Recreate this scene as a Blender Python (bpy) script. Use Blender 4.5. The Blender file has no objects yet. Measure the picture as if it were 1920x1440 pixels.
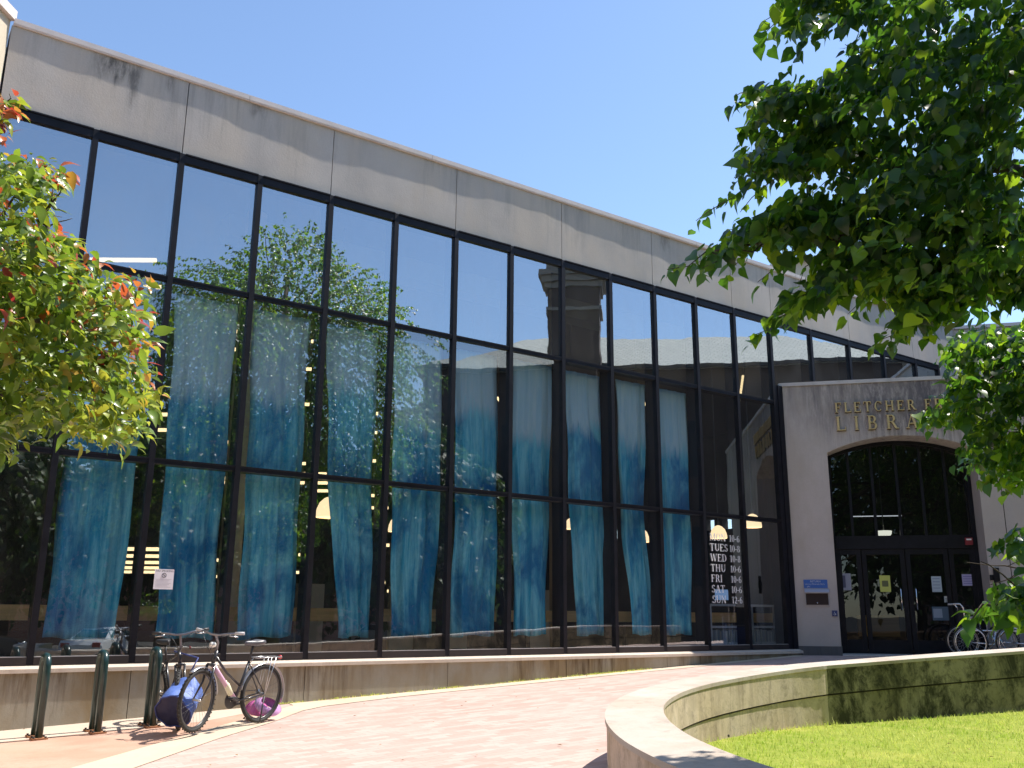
import bpy, bmesh, math, random
import numpy as np
from mathutils import Vector, Matrix
random.seed(7); rng = np.random.default_rng(11)
R = math.radians
SC = bpy.context.scene
COL = SC.collection

# ---------------------------------------------------------------- camera, sky, sun, exposure
EYE = 1.40
cam_d = bpy.data.cameras.new("camera"); cam = bpy.data.objects.new("camera", cam_d); COL.objects.link(cam)
SC.camera = cam
FPX, PITCH, ROLL = 1751.16, .242272557, .00809998857
cam_d.sensor_fit = 'HORIZONTAL'; cam_d.sensor_width = 36.0
cam_d.lens = FPX / 1920 * 36.0
cam_d.clip_start = .05; cam_d.clip_end = 2000
fwd = Vector((0, math.cos(PITCH), math.sin(PITCH)))
up0 = Vector((0, -math.sin(PITCH), math.cos(PITCH))); rt0 = Vector((1, 0, 0))
cr, sr = math.cos(ROLL), math.sin(ROLL)
rt = rt0 * cr + up0 * sr
up = up0 * cr - rt0 * sr
cam.matrix_world = Matrix(((rt.x, up.x, -fwd.x, 0), (rt.y, up.y, -fwd.y, 0), (rt.z, up.z, -fwd.z, EYE), (0, 0, 0, 1)))

SUN_AZ, SUN_EL = 27.0, 57.0          # heading from +X towards +Y, height
sun_v = Vector((math.cos(R(SUN_EL)) * math.cos(R(SUN_AZ)), math.cos(R(SUN_EL)) * math.sin(R(SUN_AZ)), math.sin(R(SUN_EL))))
sd = bpy.data.lights.new("sun", 'SUN'); sd.energy = 4.6; sd.angle = R(.53); sd.color = (1, .94, .85)
sun = bpy.data.objects.new("sun", sd); COL.objects.link(sun)
sun.rotation_euler = sun_v.to_track_quat('Z', 'Y').to_euler(); sun.location = (20, 10, 40)

W = bpy.data.worlds.new("World"); SC.world = W; W.use_nodes = True
nt = W.node_tree; nt.nodes.clear()
o_ = nt.nodes.new('ShaderNodeOutputWorld'); bg = nt.nodes.new('ShaderNodeBackground'); sky = nt.nodes.new('ShaderNodeTexSky')
sky.sky_type = 'NISHITA'; sky.sun_disc = False; sky.sun_elevation = R(SUN_EL); sky.sun_rotation = R(90 - SUN_AZ)
sky.air_density = 1.0; sky.dust_density = .3; sky.ozone_density = 3.0
bg.inputs[1].default_value = .13
nt.links.new(sky.outputs[0], bg.inputs[0]); nt.links.new(bg.outputs[0], o_.inputs[0])
SC.view_settings.view_transform = 'Standard'; SC.view_settings.look = 'None'
SC.view_settings.exposure = .85; SC.view_settings.gamma = 1.0
SC.cycles.max_bounces = 10; SC.cycles.transparent_max_bounces = 16; SC.cycles.diffuse_bounces = 4
SC.cycles.use_denoising = True
SC.cycles.sample_clamp_indirect = 6

# ---------------------------------------------------------------- geometry of the place
AF = .954517371
O = Vector((-6.32479411, 10.3601211, 0)); U = Vector((math.sin(AF), math.cos(AF), 0)); N = Vector((math.cos(AF), -math.sin(AF), 0))
C = Vector((5.55, 18.77, 0)); PT = Vector((.97210118, -.23456191, 0)); PN = Vector((-.23456191, -.97210118, 0))
BAY = 1.1
def fac(s, off, z): return O + U * s + N * off + Vector((0, 0, z))
def por(s, off, z): return C + PT * s + PN * off + Vector((0, 0, z))
def ident(x, y, z): return Vector((x, y, z))
def ray(px, py):
    u, v = (px - 960) / FPX, (720 - py) / FPX
    return rt * u + up * v + fwd
def at(px, py, Y):
    d = ray(px, py); return Vector((0, 0, EYE)) + d * (Y / d.y)
def gz(x, y):
    s = (Vector((x, y, 0)) - O).dot(U); return min(.69, max(0.0, .085 + .0415 * s))

# ---------------------------------------------------------------- materials
MATS = {}
def mat(name, col=(.5, .5, .5), rough=.6, metal=0, spec=.5, emit=None, es=1.0, noise=None, bump=None, trans=0, coat=0):
    """noise=(scale, amount, stretch) varies the colour; bump=(scale, strength)"""
    if name in MATS: return MATS[name]
    m = bpy.data.materials.new(name); m.use_nodes = True; t = m.node_tree; b = t.nodes['Principled BSDF']
    b.inputs['Base Color'].default_value = (*col, 1); b.inputs['Roughness'].default_value = rough; b.inputs['Metallic'].default_value = metal
    b.inputs['Specular IOR Level'].default_value = spec
    if coat: b.inputs['Coat Weight'].default_value = coat; b.inputs['Coat Roughness'].default_value = .1
    if emit: b.inputs['Emission Color'].default_value = (*emit, 1); b.inputs['Emission Strength'].default_value = es
    if noise or bump:
        tc = t.nodes.new('ShaderNodeTexCoord')
    if noise:
        mp = t.nodes.new('ShaderNodeMapping'); mp.inputs['Scale'].default_value = noise[2] if len(noise) > 2 else (1, 1, 1)
        nz = t.nodes.new('ShaderNodeTexNoise'); nz.inputs['Scale'].default_value = noise[0]; nz.inputs['Detail'].default_value = 8; nz.inputs['Roughness'].default_value = .65
        rp = t.nodes.new('ShaderNodeMapRange'); rp.inputs[1].default_value = .3; rp.inputs[2].default_value = .7
        rp.inputs[3].default_value = 1 - noise[1]; rp.inputs[4].default_value = 1 + noise[1] * .5
        mx = t.nodes.new('ShaderNodeVectorMath'); mx.operation = 'SCALE'; mx.inputs[0].default_value = col
        t.links.new(tc.outputs['Object'], mp.inputs[0]); t.links.new(mp.outputs[0], nz.inputs['Vector']); t.links.new(nz.outputs['Fac'], rp.inputs[0])
        t.links.new(rp.outputs[0], mx.inputs['Scale']); t.links.new(mx.outputs[0], b.inputs['Base Color'])
    if bump:
        n2 = t.nodes.new('ShaderNodeTexNoise'); n2.inputs['Scale'].default_value = bump[0]; n2.inputs['Detail'].default_value = 6
        bp = t.nodes.new('ShaderNodeBump'); bp.inputs['Strength'].default_value = bump[1]; bp.inputs['Distance'].default_value = .01
        t.links.new(tc.outputs['Object'], n2.inputs['Vector']); t.links.new(n2.outputs['Fac'], bp.inputs['Height']); t.links.new(bp.outputs[0], b.inputs['Normal'])
    MATS[name] = m; return m

class NG:
    """tiny node-graph helper for the hand-made materials"""
    def __init__(s, name):
        s.m = bpy.data.materials.new(name); s.m.use_nodes = True; s.t = s.m.node_tree; s.b = s.t.nodes['Principled BSDF']; MATS[name] = s.m
    def n(s, typ, **kw):
        x = s.t.nodes.new(typ)
        for k, v in kw.items():
            if k.startswith('i_'):
                key = k[2:]; key = int(key) if key.isdigit() else key.replace('_', ' ')
                x.inputs[key].default_value = v
            else: setattr(x, k, v)
        return x
    def l(s, a, b): s.t.links.new(a, b); return s
    def coord(s, scale=(1, 1, 1), kind='Object', rot=(0, 0, 0)):
        tc = s.n('ShaderNodeTexCoord'); mp = s.n('ShaderNodeMapping'); mp.inputs['Scale'].default_value = scale; mp.inputs['Rotation'].default_value = rot
        s.l(tc.outputs[kind], mp.inputs[0]); return mp.outputs[0]
    def noise(s, vec, scale, detail=6, rough=.6, dist=0):
        x = s.n('ShaderNodeTexNoise'); x.inputs['Scale'].default_value = scale; x.inputs['Detail'].default_value = detail; x.inputs['Roughness'].default_value = rough
        x.inputs['Distortion'].default_value = dist; s.l(vec, x.inputs['Vector']); return x.outputs['Fac']
    def rng(s, v, a, b, c=0, d=1):
        x = s.n('ShaderNodeMapRange'); x.clamp = True
        for i, q in enumerate((a, b, c, d)): x.inputs[i + 1].default_value = q
        s.l(v, x.inputs[0]); return x.outputs[0]
    def math(s, op, a, b):
        x = s.n('ShaderNodeMath', operation=op)
        for i, q in enumerate((a, b)):
            if hasattr(q, 'links'): s.l(q, x.inputs[i])
            else: x.inputs[i].default_value = q
        return x.outputs[0]
    def mix(s, f, a, b, mode='MIX'):
        x = s.n('ShaderNodeMix', data_type='RGBA', blend_type=mode)
        for sock, q in ((x.inputs[0], f), (x.inputs[6], a), (x.inputs[7], b)):
            if hasattr(q, 'links'): s.l(q, sock)
            elif isinstance(q, (int, float)): sock.default_value = q
            else: sock.default_value = (*q, 1)
        return x.outputs[2]
    def bump(s, h, st, d=.01):
        x = s.n('ShaderNodeBump', i_Strength=st, i_Distance=d); s.l(h, x.inputs['Height']); s.l(x.outputs[0], s.b.inputs['Normal'])
    def col(s, c): s.l(c, s.b.inputs['Base Color'])
    def set(s, **k):
        for a, v in k.items(): s.b.inputs[a.replace('_', ' ')].default_value = v

def concrete(name, base, dark, streak=.5, top=None, moss=None, fine=.35, z0=0, z1=1, warm=None, blots=()):
    """weathered concrete: blotches, vertical run-off streaks that start at height top and fade to z0"""
    g = NG(name); v = g.coord()
    big = g.rng(g.noise(v, .9, 5, .6), .3, .7); c = g.mix(big, tuple(x * .86 for x in base), tuple(x * 1.08 for x in base))
    if warm: c = g.mix(g.rng(g.noise(g.coord((1, 1, .5)), 1.7, 4), .42, .62), c, warm)
    sp = g.rng(g.noise(v, 55, 4, .7), .35, .75); c = g.mix(g.math('MULTIPLY', sp, fine), c, tuple(x * .72 for x in base))
    st = g.noise(g.coord((5, 5, .35)), 1.6, 7, .72, .3); st2 = g.noise(g.coord((.9, .9, .25)), 1.1, 3)
    if top is not None:
        sx = g.n('ShaderNodeSeparateXYZ'); g.l(g.coord(), sx.inputs[0]); fade = g.rng(sx.outputs[2], z0, top)
        mask = g.math('MULTIPLY', g.rng(g.math('ADD', st, g.math('MULTIPLY', fade, .22)), .62, .80), g.rng(st2, .40, .62))
    else:
        mask = g.math('MULTIPLY', g.rng(st, .5, .72), g.rng(st2, .35, .6))
    c = g.mix(g.math('MULTIPLY', mask, streak), c, dark)
    if moss:
        mm = g.math('MULTIPLY', g.rng(g.noise(g.coord((1, 1, .7)), 2.6, 9, .75, .4), .46, .60), moss[1])
        c = g.mix(mm, c, moss[0])
        m2 = g.rng(g.noise(g.coord((1, 1, 1)), 7.5, 9, .8, .6), .50, .62); c = g.mix(g.math('MULTIPLY', m2, moss[1] * .8), c, (.03, .03, .024))
    for (ax, k0, s0, s1, zt, zb, amt) in blots:      # run-off blotches at known places: along axis ax from s0 to s1, from height zt down to zb
        d = g.n('ShaderNodeVectorMath', operation='DOT_PRODUCT'); d.inputs[1].default_value = ax; g.l(g.coord(), d.inputs[0]); sv = g.math('ADD', d.outputs['Value'], k0)
        sx2 = g.n('ShaderNodeSeparateXYZ'); g.l(g.coord(), sx2.inputs[0]); w_ = max(.02, (s1 - s0) * .3)
        side = g.math('MULTIPLY', g.rng(sv, s0 - w_, s0 + w_), g.rng(sv, s1 - w_, s1 + w_, 1, 0)); zz = g.math('ADD', sx2.outputs[2], g.math('MULTIPLY', g.math('SUBTRACT', g.noise(g.coord((7, 7, .3)), 1.5, 5), .5), -(zt - zb) * 1.6))
        down = g.math('MULTIPLY', g.rng(zz, zb, zb + (zt - zb) * .45), g.rng(sx2.outputs[2], zt, zt + .05, 1, 0)); nn_ = g.rng(g.noise(g.coord((4, 4, 1.2)), 3, 7, .75), .34, .56)
        c = g.mix(g.math('MULTIPLY', g.math('MULTIPLY', side, down), g.math('MULTIPLY', nn_, amt)), c, dark)
    g.col(c); g.set(Roughness=.88, Specular_IOR_Level=.25)
    g.bump(g.math('ADD', g.noise(v, 38, 6, .7), g.math('MULTIPLY', g.noise(v, 5, 3), .8)), .35, .006)
    return g.m

KU = (Vector((0, 16, 0)) - O).dot(U); KP = (Vector((0, 16, 0)) - C).dot(PT)
M_fascia = concrete('fascia concrete', (.52, .475, .435), (.14, .13, .12), .32, top=8.62, z0=7.3, warm=(.54, .475, .41), blots=[(tuple(U), KU, 1.02, 1.50, 8.6, 8.15, .95), (tuple(U), KU, 1.42, 1.55, 8.6, 7.75, .7), (tuple(U), KU, 1.9, 2.0, 8.6, 8.25, .6), (tuple(U), KU, 3.1, 3.3, 8.6, 8.3, .6), (tuple(U), KU, 11.2, 11.5, 8.6, 8.25, .5), (tuple(U), KU, 15.2, 15.6, 8.6, 8.2, .5)])
M_base = concrete('base wall concrete', (.35, .32, .26), (.10, .065, .035), .95, top=.85, z0=-.15, warm=(.27, .205, .12))
M_portal = concrete('portal concrete', (.455, .42, .40), (.11, .10, .11), .95, top=6.1, z0=3.4, warm=(.42, .38, .34), blots=[(tuple(PT), KP, .95, 5.5, 6.02, 4.75, .75), (tuple(PT), KP, 1.7, 2.0, 6.02, 4.9, .6), (tuple(PT), KP, 2.5, 3.1, 6.02, 4.95, .6)])
M_planter = concrete('planter concrete', (.62, .51, .41), (.19, .14, .10), .8, warm=(.60, .48, .34), moss=((.27, .21, .14), .38))
M_planter_mossy = concrete('mossy planter concrete', (.36, .32, .22), (.045, .04, .03), .85, warm=(.21, .19, .11), moss=((.04, .04, .022), .95))
M_cap = concrete('planter coping concrete', (.53, .47, .41), (.26, .21, .17), .7, fine=.6, warm=(.46, .38, .31))
M_coping = mat('coping metal', (.66, .58, .54), .5, 0, noise=(3, .12))
M_cream = concrete('cream render', (.62, .54, .42), (.4, .35, .28), .3)
M_ledge = concrete('sill ledge concrete', (.62, .53, .44), (.35, .25, .2), .5)

M_black = mat('black window metal', (.010, .010, .015), .45, 0, .22, noise=(6, .5), bump=(60, .05))
M_blackb = mat('brown black metal', (.028, .022, .022), .5, noise=(4, .3))
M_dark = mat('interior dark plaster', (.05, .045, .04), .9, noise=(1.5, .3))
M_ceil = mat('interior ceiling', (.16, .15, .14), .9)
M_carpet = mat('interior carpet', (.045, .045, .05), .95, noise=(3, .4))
M_tan = mat('tan wood', (.92, .62, .24), .5, noise=(2, .2, (.6, .6, 12)))
M_steel = mat('galvanised steel', (.6, .6, .6), .3, .9)
M_chrome = mat('chrome tube', (.85, .86, .88), .18, 1.0)
M_rubber = mat('tyre rubber', (.022, .021, .02), .75)
M_white = mat('white paint', (.78, .78, .76), .5)
M_brass = mat('brass letter', (.62, .47, .22), .45, .25, noise=(6, .25))
M_shadow = mat('painted letter shadow', (.10, .07, .04), .6)
M_vinyl = mat('white vinyl letter', (.93, .93, .92), .6)
M_green = mat('dark green paint', (.012, .040, .038), .3, coat=.3, noise=(9, .3))
M_navy = mat('navy sign blue', (.03, .05, .16), .5)
M_blue = mat('sign blue', (.03, .12, .42), .45)

def glass(name, refl, tint, film=.035):
    g = NG(name); t = g.t; t.nodes.remove(g.b)
    out = t.nodes['Material Output']
    tr = g.n('ShaderNodeBsdfTransparent'); tr.inputs[0].default_value = (*tint, 1)
    gl = g.n('ShaderNodeBsdfGlossy'); gl.inputs['Roughness'].default_value = 0.0; gl.inputs[0].default_value = (.90, .96, 1.0, 1)
    fr = g.n('ShaderNodeFresnel'); ge = g.n('ShaderNodeNewGeometry')   # same reflectance from either side of the thin pane
    g.l(g.rng(ge.outputs['Backfacing'], 0, 1, 1.5, 1 / 1.5), fr.inputs['IOR'])
    f = g.rng(fr.outputs[0], .04, 1.0, refl, 1.0)
    mx = g.n('ShaderNodeMixShader')
    v = g.coord(); bp = g.n('ShaderNodeBump', i_Strength=1.0, i_Distance=.0011); g.l(g.noise(v, 1.3, 2, .5), bp.inputs['Height']); g.l(bp.outputs[0], gl.inputs['Normal'])
    g.l(f, mx.inputs[0]); g.l(tr.outputs[0], mx.inputs[1]); g.l(gl.outputs[0], mx.inputs[2])
    # thin pale film: dust, made denser on the top panes as painted haze
    df = g.n('ShaderNodeBsdfDiffuse'); df.inputs[0].default_value = (.6, .6, .58, 1); m2 = g.n('ShaderNodeMixShader')
    g.l(g.rng(g.noise(g.coord((1, 1, .5)), 3, 6, .7), .45, .85, film * .3, film), m2.inputs[0]); g.l(mx.outputs[0], m2.inputs[1]); g.l(df.outputs[0], m2.inputs[2])
    g.l(m2.outputs[0], out.inputs[0]); return g.m
M_glass = glass('reflective glass', .27, (.96, .98, .99)); M_glass_top = glass('clerestory glass', .48, (.92, .96, .98), .10)  # top row gets a stronger mirror and added haze to pale its sky reflection
M_glass2 = glass('door glass', .05, (.26, .27, .28), .015)

# ---------------------------------------------------------------- mesh helpers
def root_loc(p):
    while p.parent: p = p.parent
    return p.location.copy(), p
class MB:
    def __init__(s): s.v = []; s.f = []; s.mi = []; s.sm = []
    def add(s, vs, fs, mi=0, smooth=False):
        k = len(s.v); s.v += [Vector(x) for x in vs]; s.f += [tuple(k + i for i in q) for q in fs]; s.mi += [mi] * len(fs); s.sm += [smooth] * len(fs); return s
    def box(s, x0, x1, y0, y1, z0, z1, fr=ident, mi=0):
        p = [fr(x, y, z) for z in (z0, z1) for y in (y0, y1) for x in (x0, x1)]
        return s.add(p, [(0, 1, 3, 2), (4, 6, 7, 5), (0, 4, 5, 1), (2, 3, 7, 6), (0, 2, 6, 4), (1, 5, 7, 3)], mi)
    def prism(s, poly, d0, d1, fr=ident, axis='y', mi=0, smooth=False):
        """poly in (a,b); extruded along the third axis between d0 and d1"""
        def P(a, b, d): return fr(a, d, b) if axis == 'y' else (fr(a, b, d) if axis == 'z' else fr(d, a, b))
        n = len(poly); p = [P(a, b, d0) for a, b in poly] + [P(a, b, d1) for a, b in poly]
        s.add(p, [tuple(range(n)), tuple(range(2 * n - 1, n - 1, -1))], mi)
        k = len(s.v) - 2 * n; s.f += [(k + i, k + (i + 1) % n, k + n + (i + 1) % n, k + n + i) for i in range(n)]; s.mi += [mi] * n; s.sm += [smooth] * n
        return s
    def tube(s, pts, r, n=10, mi=0, closed=False, cap=True, flat=1.0):
        pts = [Vector(p) for p in pts]; m = len(pts); rs = r if isinstance(r, (list, tuple)) else [r] * m
        T = []
        for i in range(m):
            a = pts[(i - 1) % m] if (closed or i) else pts[i]; b = pts[(i + 1) % m] if (closed or i < m - 1) else pts[i]
            d = (b - a); T.append(d.normalized() if d.length > 1e-9 else Vector((0, 0, 1)))
        ref = Vector((0, 0, 1)) if abs(T[0].z) < .9 else Vector((1, 0, 0))
        nx = T[0].cross(ref).normalized(); vs = []
        for i in range(m):
            nx = (nx - T[i] * nx.dot(T[i])); nx = nx.normalized() if nx.length > 1e-6 else T[i].orthogonal().normalized()
            ny = T[i].cross(nx)
            vs += [pts[i] + (nx * math.cos(2 * math.pi * j / n) + ny * math.sin(2 * math.pi * j / n) * flat) * rs[i] for j in range(n)]
        fs = []
        for i in range(m if closed else m - 1):
            a, b = i * n, ((i + 1) % m) * n
            fs += [(a + j, a + (j + 1) % n, b + (j + 1) % n, b + j) for j in range(n)]
        s.add(vs, fs, mi, True)
        if cap and not closed:
            k = len(s.v) - n * m; s.f += [tuple(k + j for j in range(n))[::-1], tuple(k + (m - 1) * n + j for j in range(n))]; s.mi += [mi] * 2; s.sm += [False] * 2
        return s
    def lathe(s, prof, c, ax=Vector((0, 0, 1)), n=20, mi=0, smooth=True):
        c = Vector(c); ax = Vector(ax).normalized(); e1 = ax.orthogonal().normalized(); e2 = ax.cross(e1)
        vs = [c + ax * h + (e1 * math.cos(2 * math.pi * j / n) + e2 * math.sin(2 * math.pi * j / n)) * r for r, h in prof for j in range(n)]
        fs = [(i * n + j, i * n + (j + 1) % n, (i + 1) * n + (j + 1) % n, (i + 1) * n + j) for i in range(len(prof) - 1) for j in range(n)]
        return s.add(vs, fs, mi, smooth)
    def build(s, name, mats, parent=None, bevel=0, local=False, normals=True, origin=None):
        me = bpy.data.meshes.new(name); off = Vector((0, 0, 0)); base = None
        if parent is not None and not local: off = root_loc(parent)[0]
        if parent is None:
            if origin is None:
                xs = [v.x for v in s.v]; ys = [v.y for v in s.v]; zs = [v.z for v in s.v]
                origin = Vector(((min(xs) + max(xs)) / 2, (min(ys) + max(ys)) / 2, min(zs)))
            off = Vector(origin)
        me.from_pydata([(v - off)[:] for v in s.v], [], s.f)
        for m in (mats if isinstance(mats, (list, tuple)) else [mats]): me.materials.append(m)
        me.polygons.foreach_set('material_index', s.mi); me.polygons.foreach_set('use_smooth', s.sm)
        if normals or bevel:
            bm = bmesh.new(); bm.from_mesh(me)
            if normals: bmesh.ops.recalc_face_normals(bm, faces=bm.faces)
            if bevel: 
                bmesh.ops.remove_doubles(bm, verts=bm.verts, dist=1e-5)
                bmesh.ops.bevel(bm, geom=[e for e in bm.edges if len(e.link_faces) == 2 and e.calc_face_angle(0) > .5], offset=bevel, segments=2, profile=.7, affect='EDGES', clamp_overlap=True)
            bm.to_mesh(me); bm.free()
        me.update(); o = bpy.data.objects.new(name, me); COL.objects.link(o)
        if parent is not None: o.parent = parent
        else: o.location = off
        return o
def tag(o, label=None, cat=None, group=None, kind=None):
    if label: o['label'] = label
    if cat: o['category'] = cat
    if group: o['group'] = group
    if kind: o['kind'] = kind
    return o
def thing(name, label, cat, loc=(0, 0, 0), rz=0, group=None):
    o = bpy.data.objects.new(name, None); COL.objects.link(o); o.location = loc; o.rotation_euler = (0, 0, rz); o.empty_display_size = .2
    return tag(o, label, cat, group)
def copy_tree(o, parent=None):
    c = o.copy(); COL.objects.link(c)
    if parent: c.parent = parent
    for ch in list(o.children): copy_tree(ch, c)
    return c
def Bx(name, m, parent, x0, x1, y0, y1, z0, z1, fr=ident, bevel=0): return MB().box(x0, x1, y0, y1, z0, z1, fr).build(name, m, parent, bevel)

def text_mesh(txt, size, fr, mat_, name, parent, ax=1, align='LEFT', ext=.0005):
    cu = bpy.data.curves.new('t', 'FONT'); cu.body = txt; cu.size = size; cu.align_x = align; cu.extrude = ext; cu.resolution_u = 2
    ob = bpy.data.objects.new('t', cu); COL.objects.link(ob); dg = bpy.context.evaluated_depsgraph_get(); dg.update()
    me = bpy.data.meshes.new_from_object(ob.evaluated_get(dg)); bpy.data.objects.remove(ob); bpy.data.curves.remove(cu)
    off = root_loc(parent)[0] if parent else Vector((0, 0, 0))
    for v in me.vertices: v.co = fr(v.co.x, v.co.z, v.co.y) - off
    me.materials.clear(); me.materials.append(mat_); me.update()
    o = bpy.data.objects.new(name, me); COL.objects.link(o); o.parent = parent; return o

# serif capitals drawn from strokes; each glyph = (advance, [polygons])
def rect(x0, y0, x1, y1): return [(x0, y0), (x1, y0), (x1, y1), (x0, y1)]
def gV(x, w=.17, y0=0, y1=1, sb=1, st=1):
    p = [rect(x - w / 2, y0, x + w / 2, y1)]
    if sb: p.append([(x - w / 2 - .09, y0), (x + w / 2 + .09, y0), (x + w / 2, y0 + .07), (x - w / 2, y0 + .07)])
    if st: p.append([(x - w / 2 - .09, y1), (x - w / 2, y1 - .07), (x + w / 2, y1 - .07), (x + w / 2 + .09, y1)])
    return p
def gH(x0, x1, y, t=.065): return [rect(x0, y - t / 2, x1, y + t / 2)]
def gL(x0, y0, x1, y1, w=.15): return [[(x0 - w / 2, y0), (x0 + w / 2, y0), (x1 + w / 2, y1), (x1 - w / 2, y1)]]
def gA(cx, cy, rx, ry, a0, a1, w=.17, t=.06, n=14):
    out = []; P = []
    for i in range(n + 1):
        a = R(a0 + (a1 - a0) * i / n); th = t + (w - t) * abs(math.cos(a)) ** 1.3
        c, s = math.cos(a), math.sin(a); P.append(((cx + rx * c, cy + ry * s), (cx + (rx - th) * c, cy + (ry - th * .75 if abs(s) > .7 else ry - th) * s)))
    return [[P[i][0], P[i + 1][0], P[i + 1][1], P[i][1]] for i in range(n)]
GL = {
 'F': (.82, gV(.2) + gH(.2, .70, .967) + gH(.2, .52, .53) + [rect(.67, .76, .73, 1.0), rect(.50, .42, .54, .64)]),
 'L': (.84, gV(.2) + gH(.2, .76, .034) + [rect(.72, 0, .78, .25)]),
 'E': (.88, gV(.2) + gH(.2, .72, .967) + gH(.2, .54, .53) + gH(.2, .76, .034) + [rect(.68, .78, .74, 1.0), rect(.52, .43, .56, .63), rect(.73, 0, .79, .25)]),
 'T': (.92, gV(.43, st=0) + gH(.03, .83, .967) + [rect(.02, .76, .07, 1), rect(.79, .76, .84, 1)]),
 'C': (.98, gA(.50, .5, .42, .5, 48, 312) + [rect(.78, .72, .83, .97)]),
 'G': (1.0, gA(.50, .5, .42, .5, 48, 312) + [rect(.78, .72, .83, .97)] + gV(.80, .14, .02, .42, sb=0)),
 'H': (1.06, gV(.2) + gV(.80) + gH(.2, .80, .52)),
 'R': (.96, gV(.2) + gA(.42, .74, .31, .26, -90, 90) + gH(.2, .45, .967) + gH(.2, .45, .51) + gL(.80, 0, .50, .49, .18) + [rect(.72, 0, .98, .06)]),
 'I': (.48, gV(.22)), 'B': (.88, gV(.2) + gA(.42, .75, .28, .25, -90, 90) + gA(.42, .27, .34, .27, -90, 90) + gH(.2, .45, .967) + gH(.2, .45, .52) + gH(.2, .45, .034)),
 'A': (.98, gL(.14, 0, .46, 1, .07) + gL(.80, 0, .46, 1, .18) + gH(.26, .66, .34) + [rect(.02, 0, .26, .055), rect(.64, 0, .95, .055)]),
 'Y': (.92, gV(.46, y1=.48, st=0) + gL(.46, .46, .16, 1, .17) + gL(.47, .46, .78, 1, .07) + [rect(.04, .945, .30, 1), rect(.66, .945, .88, 1)]),
 'M': (1.25, gV(.16, .07) + gV(1.02, .17) + gL(.58, .04, .20, 1, .16) + gL(.58, .04, .96, 1, .06)),
 'O': (1.0, gA(.48, .5, .43, .5, 0, 360, n=26)), 'N': (1.02, gV(.16, .07, st=1) + gV(.82, .07, sb=0) + gL(.80, 0, .18, 1, .17)),
 'U': (1.02, gV(.22, .17, .3, 1, sb=0) + gV(.80, .07, .3, 1, sb=0) + gA(.49, .32, .345, .32, 180, 360)),
 'S': (.78, gA(.38, .74, .27, .26, 30, 262, .15) + gA(.38, .27, .30, .27, -150, 82, .15) + [rect(.58, .72, .63, .96), rect(.08, .04, .13, .28)]),
 'W': (1.4, gL(.38, 0, .14, 1, .17) + gL(.40, 0, .64, 1, .06) + gL(.92, 0, .66, 1, .17) + gL(.94, 0, 1.20, 1, .06) + [rect(.01, .945, .30, 1), rect(1.06, .945, 1.32, 1)]),
 'D': (.98, gV(.2) + gA(.42, .5, .46, .5, -90, 90, n=18) + gH(.2, .45, .967) + gH(.2, .45, .034)),
 'K': (.96, gV(.2) + gL(.30, .48, .76, 1, .07) + gL(.80, 0, .40, .56, .17)), ' ': (.55, []), '-': (.42, [rect(.05, .36, .36, .46)]),
 '1': (.48, gV(.24, .15, st=0) + [[(.06, .86), (.17, .86), (.17, 1.0)]]), '0': (.66, gA(.32, .5, .28, .5, 0, 360, .14, .05, 22)),
 '6': (.68, gA(.33, .30, .28, .30, 0, 360, .14, .05, 18) + gA(.62, .42, .57, .58, 100, 185, .13, .06, 10)),
 '8': (.66, gA(.32, .75, .235, .25, 0, 360, .12, .05, 16) + gA(.32, .27, .28, .27, 0, 360, .14, .05, 18)),
 '2': (.66, gA(.30, .71, .25, .29, -30, 170, .14, .05, 12) + gL(.14, .05, .48, .58, .12) + [rect(.06, 0, .56, .09)]),
}
def serif(mb, txt, x, z, h, fr, d0, d1, track=0.0, wx=1.0, mi=0):
    k = 0
    for ch in txt:
        adv, polys = GL[ch]
        for p in polys:
            k += 1; e = .00025 * (k % 9)
            mb.prism([(x + a * h * wx, z + b * h) for a, b in p], d0, d1 + e, fr, 'y', mi)
        x += (adv + track) * h * wx
    return x

# ================================================================ THE LIBRARY
LIB = thing('library_building', 'grey concrete library with a long curtain wall of black framed glass and an arched entrance', 'building', (0, 16, 0))
NB = 18                     # bays 0..17 (the last ones above the entrance are wider)
S = [i * BAY for i in range(14)] + [14.22 * BAY, 15.45 * BAY, 16.66 * BAY, 17.83 * BAY, 20.6]
Z_SILL, Z_T2, Z_T1, Z_TOP, Z_FAS, Z_ROOF = .807, 3.246, 5.653, 7.40, 7.466, 8.56
SC_ = 13.12 * BAY; S_END = 21.55
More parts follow.
